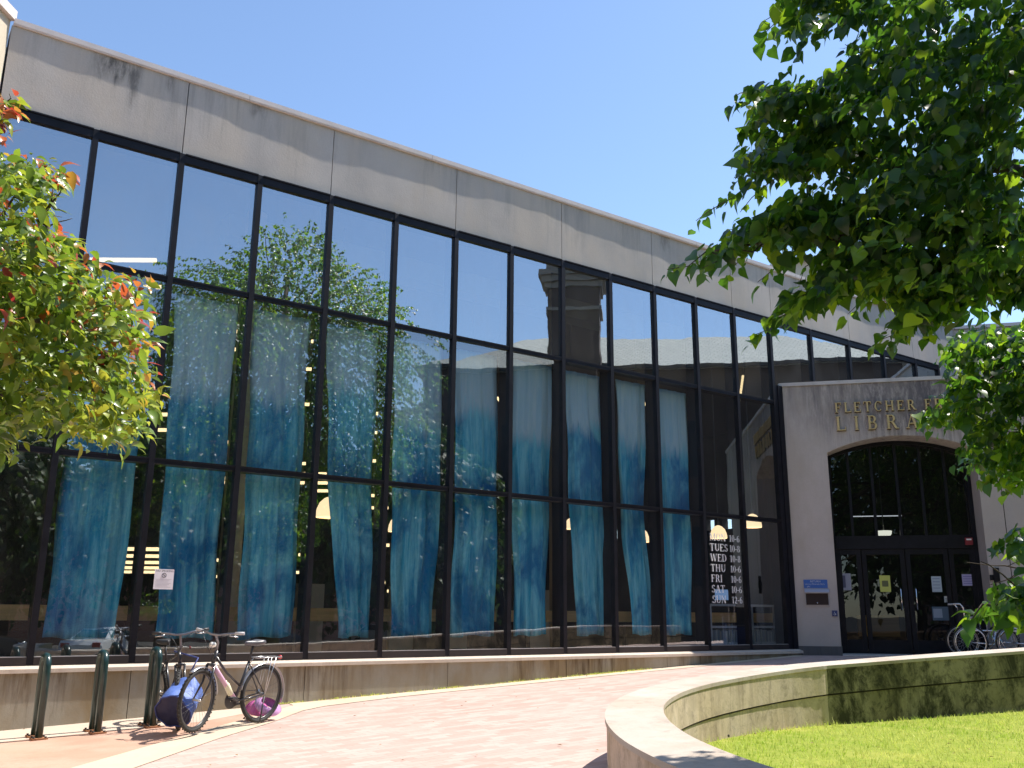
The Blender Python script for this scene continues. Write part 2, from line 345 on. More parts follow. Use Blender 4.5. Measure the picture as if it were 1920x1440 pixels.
# fascia panels, two bays each, surfaces slightly uneven so the grazing sun breaks up the coping's shadow
edges = [-.02] + [S[i] for i in (2, 4, 6, 8, 10, 12)] + [S[13] + .1, S[15] + .1, S[17]] + [S_END]
def wob(s, z): return .008 * math.sin(s * .9 + .6) + .003 * math.sin(s * 2.3 + z) + .0016 * math.sin(s * 5.1 + 1.7) + .001 * math.sin(s * 11 + z * 2)
for a, b in zip(edges[:-1], edges[1:]):
    m = MB(); a2, b2 = a + .006, b - .006; nx, nz = max(6, int((b - a) / .11)), 9
    vs = [fac(a2 + (b2 - a2) * i / nx, wob(a2 + (b2 - a2) * i / nx, Z_FAS + (Z_ROOF - Z_FAS) * j / nz) + random.uniform(-1, 1) * .0012, Z_FAS + (Z_ROOF - Z_FAS) * j / nz) for j in range(nz + 1) for i in range(nx + 1)]
    k = nx + 1
    m.add(vs, [(j * k + i, j * k + i + 1, (j + 1) * k + i + 1, (j + 1) * k + i) for j in range(nz) for i in range(nx)], 0, True)
    back = [fac(a2, -.3, Z_FAS), fac(b2, -.3, Z_FAS), fac(b2, -.3, Z_ROOF), fac(a2, -.3, Z_ROOF)]
    fr4 = [vs[0], vs[nx], vs[-1], vs[nz * k]]
    m.add(back + fr4, [(0, 1, 2, 3)])
    m.add([back[0], back[1]] + vs[:nx + 1], [(0,) + tuple(range(2, nx + 3)) + (1,)]); m.add([back[3], back[0], *[vs[j * k] for j in range(nz + 1)]], [(1, 0) + tuple(range(nz + 2, 1, -1))]); m.add([back[2], back[1], *[vs[j * k + nx] for j in range(nz + 1)]], [(0, 1) + tuple(range(2, nz + 3))])
    m.build('fascia_panel', M_fascia, LIB, normals=False)
Bx('fascia_backing', M_dark, LIB, 0, S_END, -.34, -.305, Z_FAS, Z_ROOF, fac)
m = MB()
e0 = 0
while e0 < S_END - .01:
    e1 = min(e0 + 3.05, S_END + .02); m.box(e0 + .003, e1 - .003, -.45, .036, Z_ROOF + .003, Z_ROOF + .085, fac); m.box(e0 + .003, e1 - .003, .037, .043, Z_ROOF + .02, Z_ROOF + .09, fac); e0 = e1
m.build('coping', M_coping, LIB)
Bx('roof', mat('roof felt', (.12, .12, .12), .9), LIB, -2, 25, -27, -.46, 8.25, 8.5, fac)
# frames
for i in range(0, 14):
    MB().box(S[i] - .036, S[i] + .036, -.02, .05, Z_SILL + .004, Z_TOP + .058, fac).box(S[i] - .028, S[i] + .028, -.26, -.022, Z_SILL, Z_TOP, fac).build('mullion', M_black, LIB)
for i in range(14, 19):
    MB().box(S[i] - .036, S[i] + .036, -.02, .05, 5.6, Z_TOP + .058, fac).box(S[i] - .028, S[i] + .028, -.26, -.022, 5.6, Z_TOP, fac).build('mullion', M_black, LIB)
m = MB()
for i in range(0, 18):
    m.box(S[i] + .037, S[i + 1] - .037, -.20, .044, Z_TOP - .065, Z_TOP + .062, fac)
    m.box(S[i] + .037, S[i + 1] - .037, .0445, .062, Z_TOP + .045, Z_TOP + .063, fac)
m.build('window_head', M_black, LIB)
for z in (Z_T1, Z_T2):
    m = MB()
    for i in range(0, 13):
        m.box(S[i] + .037, S[i + 1] - .037, -.15, .040, z - .034, z + .034, fac); m.box(S[i] + .037, S[i + 1] - .037, .0405, .047, z + .012, z + .034, fac)
    m.build('transom', M_black, LIB)
m = MB()
for i in range(0, 13): m.box(S[i] + .037, S[i + 1] - .037, -.10, .052, Z_SILL, Z_SILL + .085, fac)
m.build('window_sill', M_blackb, LIB)
m = MB()
for i in range(0, 13): m.box(S[i] + .04, S[i + 1] - .04, .005, .046, Z_SILL + .0855, Z_SILL + .093, fac)
m.build('glazing_bead', mat('bead aluminium', (.55, .53, .52), .45, .6), LIB)
def pane(s0, s1, z0, z1, m_=M_glass, fr=fac, off=0.0, parent=LIB, nm='window_pane'):
    ta, tb = random.gauss(0, .0012), random.gauss(0, .0012)
    vs = [fr(s0, off - ta - tb, z0), fr(s1, off + ta - tb, z0), fr(s1, off + ta + tb, z1), fr(s0, off - ta + tb, z1)]
    return MB().add(vs, [(0, 1, 2, 3)]).build(nm, m_, parent, normals=False)
for i in range(0, 18):
    lo = Z_T1 + .034 if i < 13 else 5.62
    pane(S[i] + .036, S[i + 1] - .036, lo, Z_TOP - .065, M_glass_top)
    if i < 13:
        pane(S[i] + .036, S[i + 1] - .036, Z_T2 + .034, Z_T1 - .034); pane(S[i] + .036, S[i + 1] - .036, Z_SILL + .085, Z_T2 - .034)
# corner filler beside the entrance
MB().box(14.335, 14.56, -.3, .045, Z_SILL, 6.03, fac).box(14.40, 14.43, .0455, .06, Z_SILL, 6.03, fac).build('corner_post', M_black, LIB)
# base wall + ledge
m = MB(); nx = 60
for k0 in range(7):
    s0, s1 = k0 * 2.2 + .004, min(k0 * 2.2 + 2.196, 14.9)
    if k0 == 0: s0 = -3
    m.box(s0, s1, -.35, .075, -.8, .722, fac)
m.build('base_wall', M_base, LIB)
m = MB()
m.prism([(-.2, .724), (.105, .724), (.105, .768), (.05, .800), (-.2, .805)], -3, 14.9, lambda a, b, c: fac(a, b, c), 'x'); m.build('base_ledge', M_ledge, LIB)
# room behind the glass
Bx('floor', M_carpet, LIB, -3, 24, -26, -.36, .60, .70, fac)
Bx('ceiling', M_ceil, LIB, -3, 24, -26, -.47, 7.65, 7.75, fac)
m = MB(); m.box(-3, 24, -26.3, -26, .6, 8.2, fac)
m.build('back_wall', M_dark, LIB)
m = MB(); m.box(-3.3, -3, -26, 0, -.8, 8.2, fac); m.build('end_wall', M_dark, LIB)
m = MB(); m.box(24, 24.3, -26, 0, -.8, 4.33, fac); m.box(24, 24.3, -26, 0, 4.72, 8.2, fac)     # a strip of small high windows
for a, b in ((-9.62, 0), (-10.62, -10.26), (-11.52, -11.06), (-12.75, -11.95), (-14.2, -13.4), (-15.7, -14.9), (-17.2, -16.3), (-26, -18.0)): m.box(24, 24.3, a, b, 4.333, 4.717, fac)
m.build('end_wall', M_dark, LIB)
for s0 in (3.85, 9.95):
    MB().lathe([(.16, .7), (.16, 7.6)], fac(s0, -1.6, 0), n=20).build('column', mat('column paint', (.74, .66, .45), .6), LIB)
Bx('ceiling_beam', mat('beam paint', (.3, .3, .28), .8), LIB, 3.5, 14.2, -2.3, -1.9, 7.25, 7.645, fac)
Bx('pier', mat('pier paint', (.34, .28, .2), .8), LIB, -2.2, -.05, -3.2, -2.9, .7, 3.1, fac)
# left return wall, brightly lit
RV = Vector((-.06, -1, 0)).normalized()
def ret(a, b, z): return O + Vector((-.02, -.02, 0)) + RV * a + Vector((-1, .06, 0)).normalized() * b + Vector((0, 0, z))
Bx('return_wall', M_cream, LIB, 0, 5.5, .012, .4, -.6, 8.62, ret)
Bx('end_pier', M_fascia, LIB, -3, -.06, -.3, -.05, .81, 8.5, fac)
MB().box(-.02, 5.5, -.05, .46, 8.625, 8.76, ret).build('coping', M_coping, LIB)
# right wing above and beside the entrance
W0 = fac(S_END + .01, 0, 0)
def wing(a, b, z): return W0 + PT * a + PN * b + Vector((0, 0, z))
for a, b in ((0, 2.6), (2.6, 5.2), (5.2, 7.8), (7.8, 10.4)):
    Bx('fascia_panel', M_fascia, LIB, a + .006, b - .006, -.4, .0, 6.0, Z_ROOF, wing)
Bx('coping', M_coping, LIB, .02, 10.4, -.45, .062, Z_ROOF + .003, Z_ROOF + .09, wing)
Bx('fascia_panel', M_fascia, LIB, 20.64, S_END, -.3, -.001, 5.62, Z_FAS - .003, fac)

# entrance portal: a front slab with an arched opening, returns, roof
PX0, PX1, PZ, AX0, AX1, SPR, RISE = 0.0, 8.2, 6.02, .83, 3.57, 4.62, .30
def arch(x, sp=SPR, rise=RISE, a0=AX0, a1=AX1):
    u = (x - (a0 + a1) / 2) / ((a1 - a0) / 2); h = (a1 - a0) / 2; Rr = (h * h + rise * rise) / (2 * rise)
    return sp + math.sqrt(max(0, Rr * Rr - (u * h) ** 2)) - (Rr - rise)
DP = .75
m = MB(); xs = [AX0 + (AX1 - AX0) * i / 24 for i in range(25)]
m.box(PX0, AX0, -DP, 0, .0, SPR, por); m.box(AX1, PX1, -DP, 0, 0, SPR, por)
m.box(PX0, AX0, -DP, 0, SPR, PZ, por); m.box(AX1, PX1, -DP, 0, SPR, PZ, por)
for i in range(24):
    a, b = xs[i], xs[i + 1]; m.prism([(a, arch(a)), (b, arch(b)), (b, PZ), (a, PZ)], -DP, 0, por, 'y')

port = m.build('entrance_portal', M_portal, LIB)
bm = bmesh.new(); bm.from_mesh(port.data); bmesh.ops.remove_doubles(bm, verts=bm.verts, dist=1e-4)
# drop the inner duplicate faces between abutting blocks
seen = {}
for f in list(bm.faces):
    key = tuple(round(c, 3) for c in f.calc_center_median()); seen.setdefault(key, []).append(f)
bmesh.ops.delete(bm, geom=[f for fs in seen.values() if len(fs) > 1 for f in fs], context='FACES_ONLY')
bm.to_mesh(port.data); bm.free()
MB().box(-.03, 8.2, -.8, .03, PZ + .003, PZ + .075, por).build('portal_coping', mat('portal coping', (.5, .48, .47), .6, noise=(4, .2)), port)
Bx('portal_roof', M_dark, LIB, .3, 8.2, -5.6, -.82, PZ - .12, PZ - .02, por)
Bx('portal_plinth', concrete('plinth concrete', (.12, .12, .125), (.05, .05, .05), .5), port, -.012, AX0 + .012, -.3, .02, .62, .86, por)
Bx('joint_line', M_dark, port, 3.95, 3.965, .0005, .002, .7, SPR, por)
MB().prism([(AX0, arch(AX0) + .05)] + [(x, arch(x) + .045) for x in xs] + [(AX1, arch(AX1) + .05)] + [(x, arch(x) + .015) for x in xs[::-1]], .001, .006, por, 'y').build('arch_moulding', M_portal, port)
# glazing in the arch
GO = -.62
glz = Bx('entrance_screen', M_black, LIB, AX0 + .002, AX0 + .09, GO - .05, GO + .03, .71, SPR - .04, por)
Bx('screen_jamb', M_black, glz, AX1 - .09, AX1 - .002, GO - .05, GO + .03, .71, SPR - .04, por)
m = MB()
for i in range(24):
    a, b = xs[i], xs[i + 1]; m.prism([(a, arch(a) - .075), (b, arch(b) - .075), (b, arch(b) - .004), (a, arch(a) - .004)], GO - .05, GO + .03, por, 'y')
m.build('arched_head', M_black, glz)
Bx('entrance_transom', M_black, glz, AX0 + .091, AX1 - .091, GO - .06, GO + .05, 2.74, 3.0, por)
bars = [AX0 + (AX1 - AX0) * (i + .5) / 6 + .02 for i in range(0, 6)]
for x in [1.27, 1.72, 2.19, 2.65, 3.10]: Bx('glazing_bar', M_black, glz, x - .026, x + .026, GO - .04, GO + .025, 3.003, arch(x) - .077, por)
m = MB(); vs = [por(AX0 + .09, GO, 3.0)] + [por(x, GO, arch(x) - .07) for x in xs[1:-1]] + [por(AX1 - .09, GO, 3.0)]; m.add(vs, [tuple(range(len(vs)))]); m.build('fanlight_pane', M_glass2, glz, normals=False)
for k0, (a, b) in enumerate(((AX0 + .09, 1.38), (1.40, 2.20), (2.22, 3.0), (3.02, AX1 - .09))):
    side = k0 in (0, 3)
    d = MB().box(a, a + .085, GO - .04, GO + .02, .72, 2.735, por).box(b - .085, b, GO - .04, GO + .02, .72, 2.735, por).box(a + .086, b - .086, GO - .04, GO + .02, 2.63, 2.735, por).box(a + .086, b - .086, GO - .04, GO + .02, .72, .98, por).build('side_light' if side else 'door', M_black, glz)
    pane(a + .084, b - .084, .98, 2.63, M_glass2, por, GO - .01, d, 'door_pane')
    if not side:
        xh = b - .13 if k0 == 1 else a + .13
        MB().tube([por(xh, GO + .02, 1.55), por(xh, GO + .07, 1.57), por(xh, GO + .07, 1.95), por(xh, GO + .02, 1.97)], .012, 8).build('door_handle', M_chrome, d)
Bx('threshold', mat('threshold stone', (.5, .48, .46), .6), LIB, AX0 + .01, AX1 - .01, GO - .1, .05, .66, .715, por)
# lobby behind the doors
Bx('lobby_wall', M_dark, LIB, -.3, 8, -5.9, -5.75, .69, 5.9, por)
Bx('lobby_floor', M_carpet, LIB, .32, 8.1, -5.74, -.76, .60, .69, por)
MB().prism([(1.5, 1.0), (2.35, 1.0), (2.35, 1.45), (1.5, 1.45)], -3.2, -3.0, por, 'y').build('lobby_desk', M_tan, LIB)
# brass letters
def brass(txt, x, z, h, tr):
    for ch in txt:
        m = MB(); x1 = serif(m, ch, x, z, h, por, .022, .052, tr, .86); L_ = m.build('brass_letter', M_brass, LIB)
        m = MB(); serif(m, ch, x + .006, z - .013, h, por, .001, .0215, tr, .86); m.build('letter_shadow', M_shadow, L_); x = x1  # dark copy of each letter, shifted down, stands in for its shadow
    return x
x1 = brass('FLETCHER', 1.03, 5.425, .205, .20); brass('FREE', x1 + .12, 5.425, .205, .20); brass('LIBRARY', 1.03, 5.055, .285, .56)
# opening hours on the glass
for k0, (d, h) in enumerate((('MON', '10-6'), ('TUES', '10-8'), ('WED', '10-8'), ('THU', '10-6'), ('FRI', '10-6'), ('SAT', '10-6'), ('SUN', '12-6'))):
    z = 2.765 - k0 * .188
    m = MB(); serif(m, d, 11.13 * BAY, z, .135, fac, .012, .0122, .0, 1.0); m.build('day_lettering', M_vinyl, LIB)
    m = MB(); serif(m, h, 11.615 * BAY, z, .124, fac, .012, .0122, .02, 1.0); m.build('hours_lettering', M_vinyl, LIB)

# ================================================================ GROUND
def sheet(name, poly, dz, m_, label=None, res=.5):
    """polygon in plan, cut into a grid and laid on the sloping ground dz above it"""
    bm = bmesh.new(); f = bm.faces.new([bm.verts.new((x, y, 0)) for x, y in poly])
    xs = [p[0] for p in poly]; ys = [p[1] for p in poly]
    for (lo, hi, nrm) in ((min(xs), max(xs), (1, 0, 0)), (min(ys), max(ys), (0, 1, 0))):
        q = lo + res
        while q < hi:
            co = (q, 0, 0) if nrm[0] else (0, q, 0)
            bmesh.ops.bisect_plane(bm, geom=bm.verts[:] + bm.edges[:] + bm.faces[:], plane_co=co, plane_no=nrm); q += res
    bmesh.ops.triangulate(bm, faces=bm.faces)
    for v in bm.verts: v.co.z = gz(v.co.x, v.co.y) + dz
    bmesh.ops.recalc_face_normals(bm, faces=bm.faces)
    for f in bm.faces:
        if f.normal.z < 0: f.normal_flip()
        f.smooth = True
    me = bpy.data.meshes.new(name); bm.to_mesh(me); bm.free(); me.materials.append(m_)
    o = bpy.data.objects.new(name, me); COL.objects.link(o); return tag(o, kind='structure')

g = NG('brick paving'); v = g.coord(rot=(0, 0, R(-35.3)))
br = g.n('ShaderNodeTexBrick', offset=.5, i_Scale=1.0, i_Mortar_Size=.004, i_Brick_Width=.21, i_Row_Height=.105, i_Bias=0.0)
br.inputs['Color1'].default_value = (.43, .295, .25, 1); br.inputs['Color2'].default_value = (.54, .405, .36, 1); br.inputs['Mortar'].default_value = (.33, .27, .23, 1); br.inputs['Mortar Smooth'].default_value = .3
g.l(v, br.inputs['Vector'])
c = g.mix(g.math('MULTIPLY', g.rng(g.noise(g.coord(), .7, 6, .65), .35, .65), .3), br.outputs[0], (.50, .41, .37))
c = g.mix(g.math('MULTIPLY', g.rng(g.noise(g.coord(), 26, 5, .7), .5, .75), .35), c, (.34, .22, .18))
g.col(c); g.set(Roughness=.9, Specular_IOR_Level=.2); bp = g.math('SUBTRACT', g.noise(g.coord(), 60, 4), br.outputs['Fac']); g.bump(bp, .3, .004)
M_brick = g.m
M_salmon = concrete('salmon paving', (.48, .295, .215), (.30, .17, .12), .4, warm=(.52, .34, .26))
M_band = concrete('cream paving band', (.60, .49, .37), (.4, .32, .24), .3)
M_strip = concrete('pale concrete strip', (.58, .48, .39), (.38, .27, .2), .4)
g = NG('lawn soil'); c = g.mix(g.rng(g.noise(g.coord(), 9, 8, .7), .35, .65), (.17, .23, .03), (.28, .31, .06)); c = g.mix(g.rng(g.noise(g.coord(), 1.3, 5), .55, .7), c, (.34, .34, .08)); g.col(c); g.set(Roughness=1.0, Specular_IOR_Level=.1)
M_soil = g.m
g = NG('asphalt'); g.col(g.mix(g.noise(g.coord(), 40, 6), (.035, .035, .037), (.075, .073, .07))); g.set(Roughness=.9)
M_asph = g.m

# big base ground to the horizon, dropping a little to the street behind
def gbase(x, y):
    d = x * .78 - y * .62 - 6          # distance out towards the street
    return max(-.5, -.02 - .035 * max(0, d)) 
bm = bmesh.new(); xs = [-900, -300, -100, -50, -30] + list(range(-24, 61, 3)) + [75, 100, 200, 400, 900]
gv = {(i, j): bm.verts.new((x, y, min(gbase(x, y), gz(x, y)) - .035 if (-40 < x < 70 and -60 < y < 40) else -.5)) for i, x in enumerate(xs) for j, y in enumerate(xs)}
for i in range(len(xs) - 1):
    for j in range(len(xs) - 1): bm.faces.new([gv[i, j], gv[i + 1, j], gv[i + 1, j + 1], gv[i, j + 1]])
me = bpy.data.meshes.new('ground'); bm.to_mesh(me); bm.free(); me.materials.append(M_asph)
o = bpy.data.objects.new('ground', me); COL.objects.link(o); tag(o, kind='structure')

fp = lambda s, off: tuple(fac(s, off, 0)[:2])
sheet('salmon_paving', [(-3.64 - 6, 3), (-4.0, 3), (-3.95, 6), (-3.64, 8.37), (-3.32, 9.89), (-3.09, 10.93), (-2.90, 11.8), (-2.80, 12.3)] + [fp(3.6, .45), fp(-2, .45)], .002, M_salmon)
sheet('wall_strip', [fp(-3, .07), fp(3.9, .07), fp(3.6, .55), fp(2.8, 1.02), fp(-3, 1.06)], .004, M_strip)
band = [(-4.0, 3), (-3.95, 6), (-3.64, 8.37), (-3.32, 9.89), (-3.09, 10.93), (-2.90, 11.8), (-2.74, 12.5)] + [fp(4.2, .08), fp(14.4, .08), fp(14.4, .35), fp(10.4, .38), fp(5.6, .50), fp(4.4, .72)] + [(-2.50, 11.9), (-2.62, 10.9), (-2.86, 9.83), (-3.09, 8.29), (-3.38, 6), (-3.45, 3)]
sheet('paving_band', band, .006, M_band)

# planter lawn
inner = [(6.21, 11.81), (4.55, 11.08), (3.58, 10.62), (3.02, 10.24), (2.44, 9.69), (1.9, 9.07), (1.56, 8.54), (1.34, 8.05), (1.18, 7.55), (1.10, 7.1), (1.06, 6.65), (1.06, 6.15), (1.10, 5.7), (1.19, 5.2), (1.33, 4.7), (1.55, 4.2), (1.85, 3.7), (2.3, 3.2), (2.9, 2.7), (3.7, 2.25)]
near = [(1, 1)]
def smooth_line(p, it=2):
    for _ in range(it):
        q = [p[0]]
        for a, b in zip(p[:-1], p[1:]): q += [(a[0] * .75 + b[0] * .25, a[1] * .75 + b[1] * .25), (a[0] * .25 + b[0] * .75, a[1] * .25 + b[1] * .75)]
        p = q + [p[-1]]
    return p
curve = smooth_line(inner[2:], 2)
line = [(13.2, 14.95), (9.7, 13.38), inner[0], inner[1], (3.42, 10.52)] + curve[3:]
def offs(p, d):
    out = []
    for i in range(len(p)):
        a, b = Vector(p[max(0, i - 1)]), Vector(p[min(len(p) - 1, i + 1)]); t = (b - a).normalized(); out.append((p[i][0] + t.y * d, p[i][1] - t.x * d))
    return out
wid = .40
outer = offs(line, wid)
if (Vector(outer[8]) - Vector((4, 6))).length < (Vector(line[8]) - Vector((4, 6))).length: outer = offs(line, -wid)
PLANTER = thing('planter_wall', 'low curved concrete planter wall around a sunlit lawn', 'wall', (1.0, 7, .1))
def strip_wall(m, i0, i1, zt, zb, inn, out_, mi=0):
    for i in range(i0, i1):
        a, b = inn[i], inn[i + 1]; c_, d_ = out_[i + 1], out_[i]
        P = [Vector((q[0], q[1], gz(*q) + zz)) if not isinstance(zz, tuple) else Vector((q[0], q[1], zz[0])) for zz in (zb, zt) for q in (a, b, c_, d_)]
        fs = [(0, 1, 2, 3)[::-1], (4, 5, 6, 7), (0, 1, 5, 4), (2, 3, 7, 6)]
        if i == i0: fs.append((3, 0, 4, 7))
        if i == i1 - 1: fs.append((1, 2, 6, 5))
        m.add(P, fs, mi, False)
NL = len(line)
inn2 = offs(line, -.012) if (Vector(offs(line, -.012)[8]) - Vector((4, 6))).length > (Vector(line[8]) - Vector((4, 6))).length else offs(line, .012)
KINK = 4
def seg(name, i0, i1, mtl):
    m = MB(); strip_wall(m, i0, i1, .165, (-.25,), inn2, outer); lo = m.build(name, mtl, PLANTER)
    m = MB(); strip_wall(m, i0, i1, .44, .182, line, outer); m.build(name, mtl, PLANTER)
seg('wall_course', 0, KINK, M_planter_mossy); seg('wall_course', KINK, NL - 1, M_planter)
m = MB(); strip_wall(m, 0, NL - 1, .181, .166, offs(line, .03 if inn2 == offs(line, .012) else -.03) if False else [((a[0] * .93 + b[0] * .07), (a[1] * .93 + b[1] * .07)) for a, b in zip(line, outer)], [((a[0] * .05 + b[0] * .95), (a[1] * .05 + b[1] * .95)) for a, b in zip(line, outer)]); m.build('course_joint', M_dark, PLANTER)
ov_i = [((a[0] * 1.02 - b[0] * .02), (a[1] * 1.02 - b[1] * .02)) for a, b in zip(line, outer)]; ov_o = [((b[0] * 1.03 - a[0] * .03), (b[1] * 1.03 - a[1] * .03)) for a, b in zip(line, outer)]
m = MB(); strip_wall(m, 0, NL - 1, .475, .441, ov_i, ov_o); m.build('wall_top', M_cap, PLANTER)
m = MB()
for px, py in ((2.02, 9.17), (1.36, 8.0), (3.3, 10.37)): m.lathe([(.0, 0), (.012, 0), (.012, .01), (0, .01)], (px + .005, py - .01, .33), Vector((.7, -.7, 0)), 8)
m.build('weep_hole', M_dark, PLANTER)
path_poly = [(-9, -2), (3.5, -2)] + [((a[0] + b[0]) / 2, (a[1] + b[1]) / 2) for a, b in zip(line, outer)][::-1] + [(17, 16.5), (17, 19.5), (7, 22), (-9, 10.6)]
sheet('brick_path', path_poly, 0, M_brick)
lawn_poly = [(p[0] * 1.0, p[1]) for p in ov_i] + [(8, 2), (15, 6)]
def lawn_z(x, y): return .27 + .03 * math.sin(x * .9) * math.cos(y * .7) + .012 * (x - 2)
bm = bmesh.new(); f = bm.faces.new([bm.verts.new((x, y, 0)) for x, y in [((a[0] * .6 + b[0] * .4), (a[1] * .6 + b[1] * .4)) for a, b in zip(line, outer)] + [(8, 2), (15, 6)]])
for q in range(1, 30):
    for nrm, co in (((1, 0, 0), (q * .5 + .5, 0, 0)), ((0, 1, 0), (0, q * .5 + 1.5, 0))): bmesh.ops.bisect_plane(bm, geom=bm.verts[:] + bm.edges[:] + bm.faces[:], plane_co=co, plane_no=nrm)
bmesh.ops.triangulate(bm, faces=bm.faces)
for v_ in bm.verts: v_.co.z = lawn_z(v_.co.x, v_.co.y)
for f in bm.faces:
    f.normal_update()
    if f.normal.z < 0: f.normal_flip()
me = bpy.data.meshes.new('lawn_ground'); bm.to_mesh(me); bm.free(); me.materials.append(M_soil); o = bpy.data.objects.new('lawn_ground', me); COL.objects.link(o); tag(o, kind='structure')

# grass blades
g = NG('grass blades')
at_ = g.n('ShaderNodeAttribute', attribute_name='rnd'); cr_ = g.n('ShaderNodeValToRGB'); g.l(at_.outputs['Fac'], cr_.inputs[0])
els = cr_.color_ramp.elements; els[0].color = (.38, .55, .05, 1); els[1].color = (.78, .78, .22, 1)
g.col(cr_.outputs[0]); g.set(Roughness=.6)
tl = g.n('ShaderNodeBsdfTranslucent'); g.l(cr_.outputs[0], tl.inputs[0]); mx = g.n('ShaderNodeMixShader'); mx.inputs[0].default_value = .4
g.l(g.b.outputs[0], mx.inputs[1]); g.l(tl.outputs[0], mx.inputs[2]); g.l(mx.outputs[0], g.t.nodes['Material Output'].inputs[0])
M_grass = g.m
def point_in(poly, x, y):
    c_ = False; j = len(poly) - 1
    for i in range(len(poly)):
        if (poly[i][1] > y) != (poly[j][1] > y) and x < (poly[j][0] - poly[i][0]) * (y - poly[i][1]) / (poly[j][1] - poly[i][1]) + poly[i][0]: c_ = not c_
        j = i
    return c_
def mesh_arrays(name, V, tri_or_quads, k, rnd, m_, parent=None, n=4):
    """V (M,3) verts, faces (F,k) ints"""
    me = bpy.data.meshes.new(name); F = len(tri_or_quads)
    me.vertices.add(len(V)); me.vertices.foreach_set('co', V.astype(np.float32).ravel())
    me.loops.add(F * k); me.loops.foreach_set('vertex_index', tri_or_quads.astype(np.int32).ravel())
    me.polygons.add(F); me.polygons.foreach_set('loop_start', np.arange(0, F * k, k, dtype=np.int32)); me.polygons.foreach_set('loop_total', np.full(F, k, dtype=np.int32))
    a = me.attributes.new('rnd', 'FLOAT', 'POINT'); a.data.foreach_set('value', rnd.astype(np.float32))
    me.materials.append(m_); me.update(calc_edges=True); me.validate()
    o = bpy.data.objects.new(name, me); COL.objects.link(o)
    if parent is not None: o.parent = parent
    return o
lawn_in = line + [(8, 2), (15, 6)]
V_, F_, R_ = [], [], []
def blade(x, y, z, h, w, rnd):
    a = random.uniform(0, 6.283); lx, ly = math.cos(a) * w, math.sin(a) * w; bx, by = random.gauss(0, h * .45), random.gauss(0, h * .45); k = len(V_)
    V_.extend([(x - lx, y - ly, z), (x + lx, y + ly, z), (x + bx, y + by, z + h)]); F_.append((k, k + 1, k + 2)); R_.extend([rnd] * 3)
n_ = 0
while n_ < 34000:
    u = random.random(); y = 4.5 + 8.8 * u ** .8; x = random.uniform(1.0, 8.5)
    if not point_in(lawn_in, x, y): continue
    dn = min((x - p[0]) ** 2 + (y - p[1]) ** 2 for p in line[::6]); n_ += 1
    sc = .7 + .02 * y
    blade(x, y, lawn_z(x, y) - .003, random.uniform(.025, .055) * sc * (random.choice((1.2, 1.6, 2.3)) if dn < .05 else (1.35 if math.sin(x * 5 + y * 3) * math.sin(y * 7 - x * 2) > .55 else 1)), .0042 * sc, min(1, max(0, .45 + .22 * math.sin(x * 2.3 + 1.3 * math.sin(y * 1.9)) + .16 * math.sin(x * 6.1 + y * 4.7) + random.uniform(-.35, .35))))
o = mesh_arrays('grass', np.array(V_), np.array(F_), 3, np.array(R_), M_grass); tag(o, 'bright green mown grass inside the curved planter wall', 'grass', kind='stuff')
V_, F_, R_ = [], [], []
for i in range(2600):
    s = random.uniform(3.8, 10.6); dens = .3 + .7 * (math.sin(s * 3.1) * math.sin(s * 7.7 + 1) > .1) + (1.0 if 9.2 < s < 10.4 else 0)
    if random.random() > dens * .5: continue
    p = fac(s, .10 + abs(random.gauss(0, .018)), 0); big = random.random() < .04
    blade(p.x, p.y, gz(p.x, p.y) + .01, random.uniform(.01, .03) * (2.2 if big else 1), .006, random.uniform(.3, 1))
o = mesh_arrays('weeds', np.array(V_), np.array(F_), 3, np.array(R_), M_grass); tag(o, 'thin line of weeds growing in the crack below the window wall', 'weeds', kind='stuff')
# a few dry leaves on the lawn and paving
V_, F_, R_ = [], [], []
def dry(x, y, z, sz):
    a = random.uniform(0, 6.28); c_, s_ = math.cos(a), math.sin(a); k = len(V_)
    for u, v, w in ((0, -1, .0), (.45, -.1, .35), (0, 1, .1), (-.45, -.1, .3)): V_.append((x + (u * c_ - v * s_) * sz, y + (u * s_ + v * c_) * sz, z + w * sz))
    F_.append((k, k + 1, k + 2, k + 3)); R_.extend([random.random()] * 4)
n_ = 0
while n_ < 130:
    x, y = random.uniform(-3, 8), random.uniform(5.5, 16); on_lawn = point_in(lawn_in, x, y); off_ = (Vector((x, y, 0)) - O).dot(N)
    if off_ < .15 or (not on_lawn and point_in([tuple(p) for p in outer] + [(8, 2), (15, 6)], x, y)): continue
    if not on_lawn and random.random() < .55: continue
    dry(x, y, (lawn_z(x, y) + .03) if on_lawn else gz(x, y) + .012, random.uniform(.012, .026)); n_ += 1
for i in range(70):
    s = random.uniform(.5, 12); p = fac(s, .11 + abs(random.gauss(0, .07)), 0); dry(p.x, p.y, gz(p.x, p.y) + .012, random.uniform(.008, .02))
g = NG('dry leaf'); at_ = g.n('ShaderNodeAttribute', attribute_name='rnd'); g.col(g.mix(at_.outputs['Fac'], (.16, .09, .04), (.34, .24, .09))); g.set(Roughness=.8)
o = mesh_arrays('dry_leaves', np.array(V_), np.array(F_), 4, np.array(R_), g.m); tag(o, 'scattered small dry brown leaves on the lawn and paving', 'leaf litter', kind='stuff')

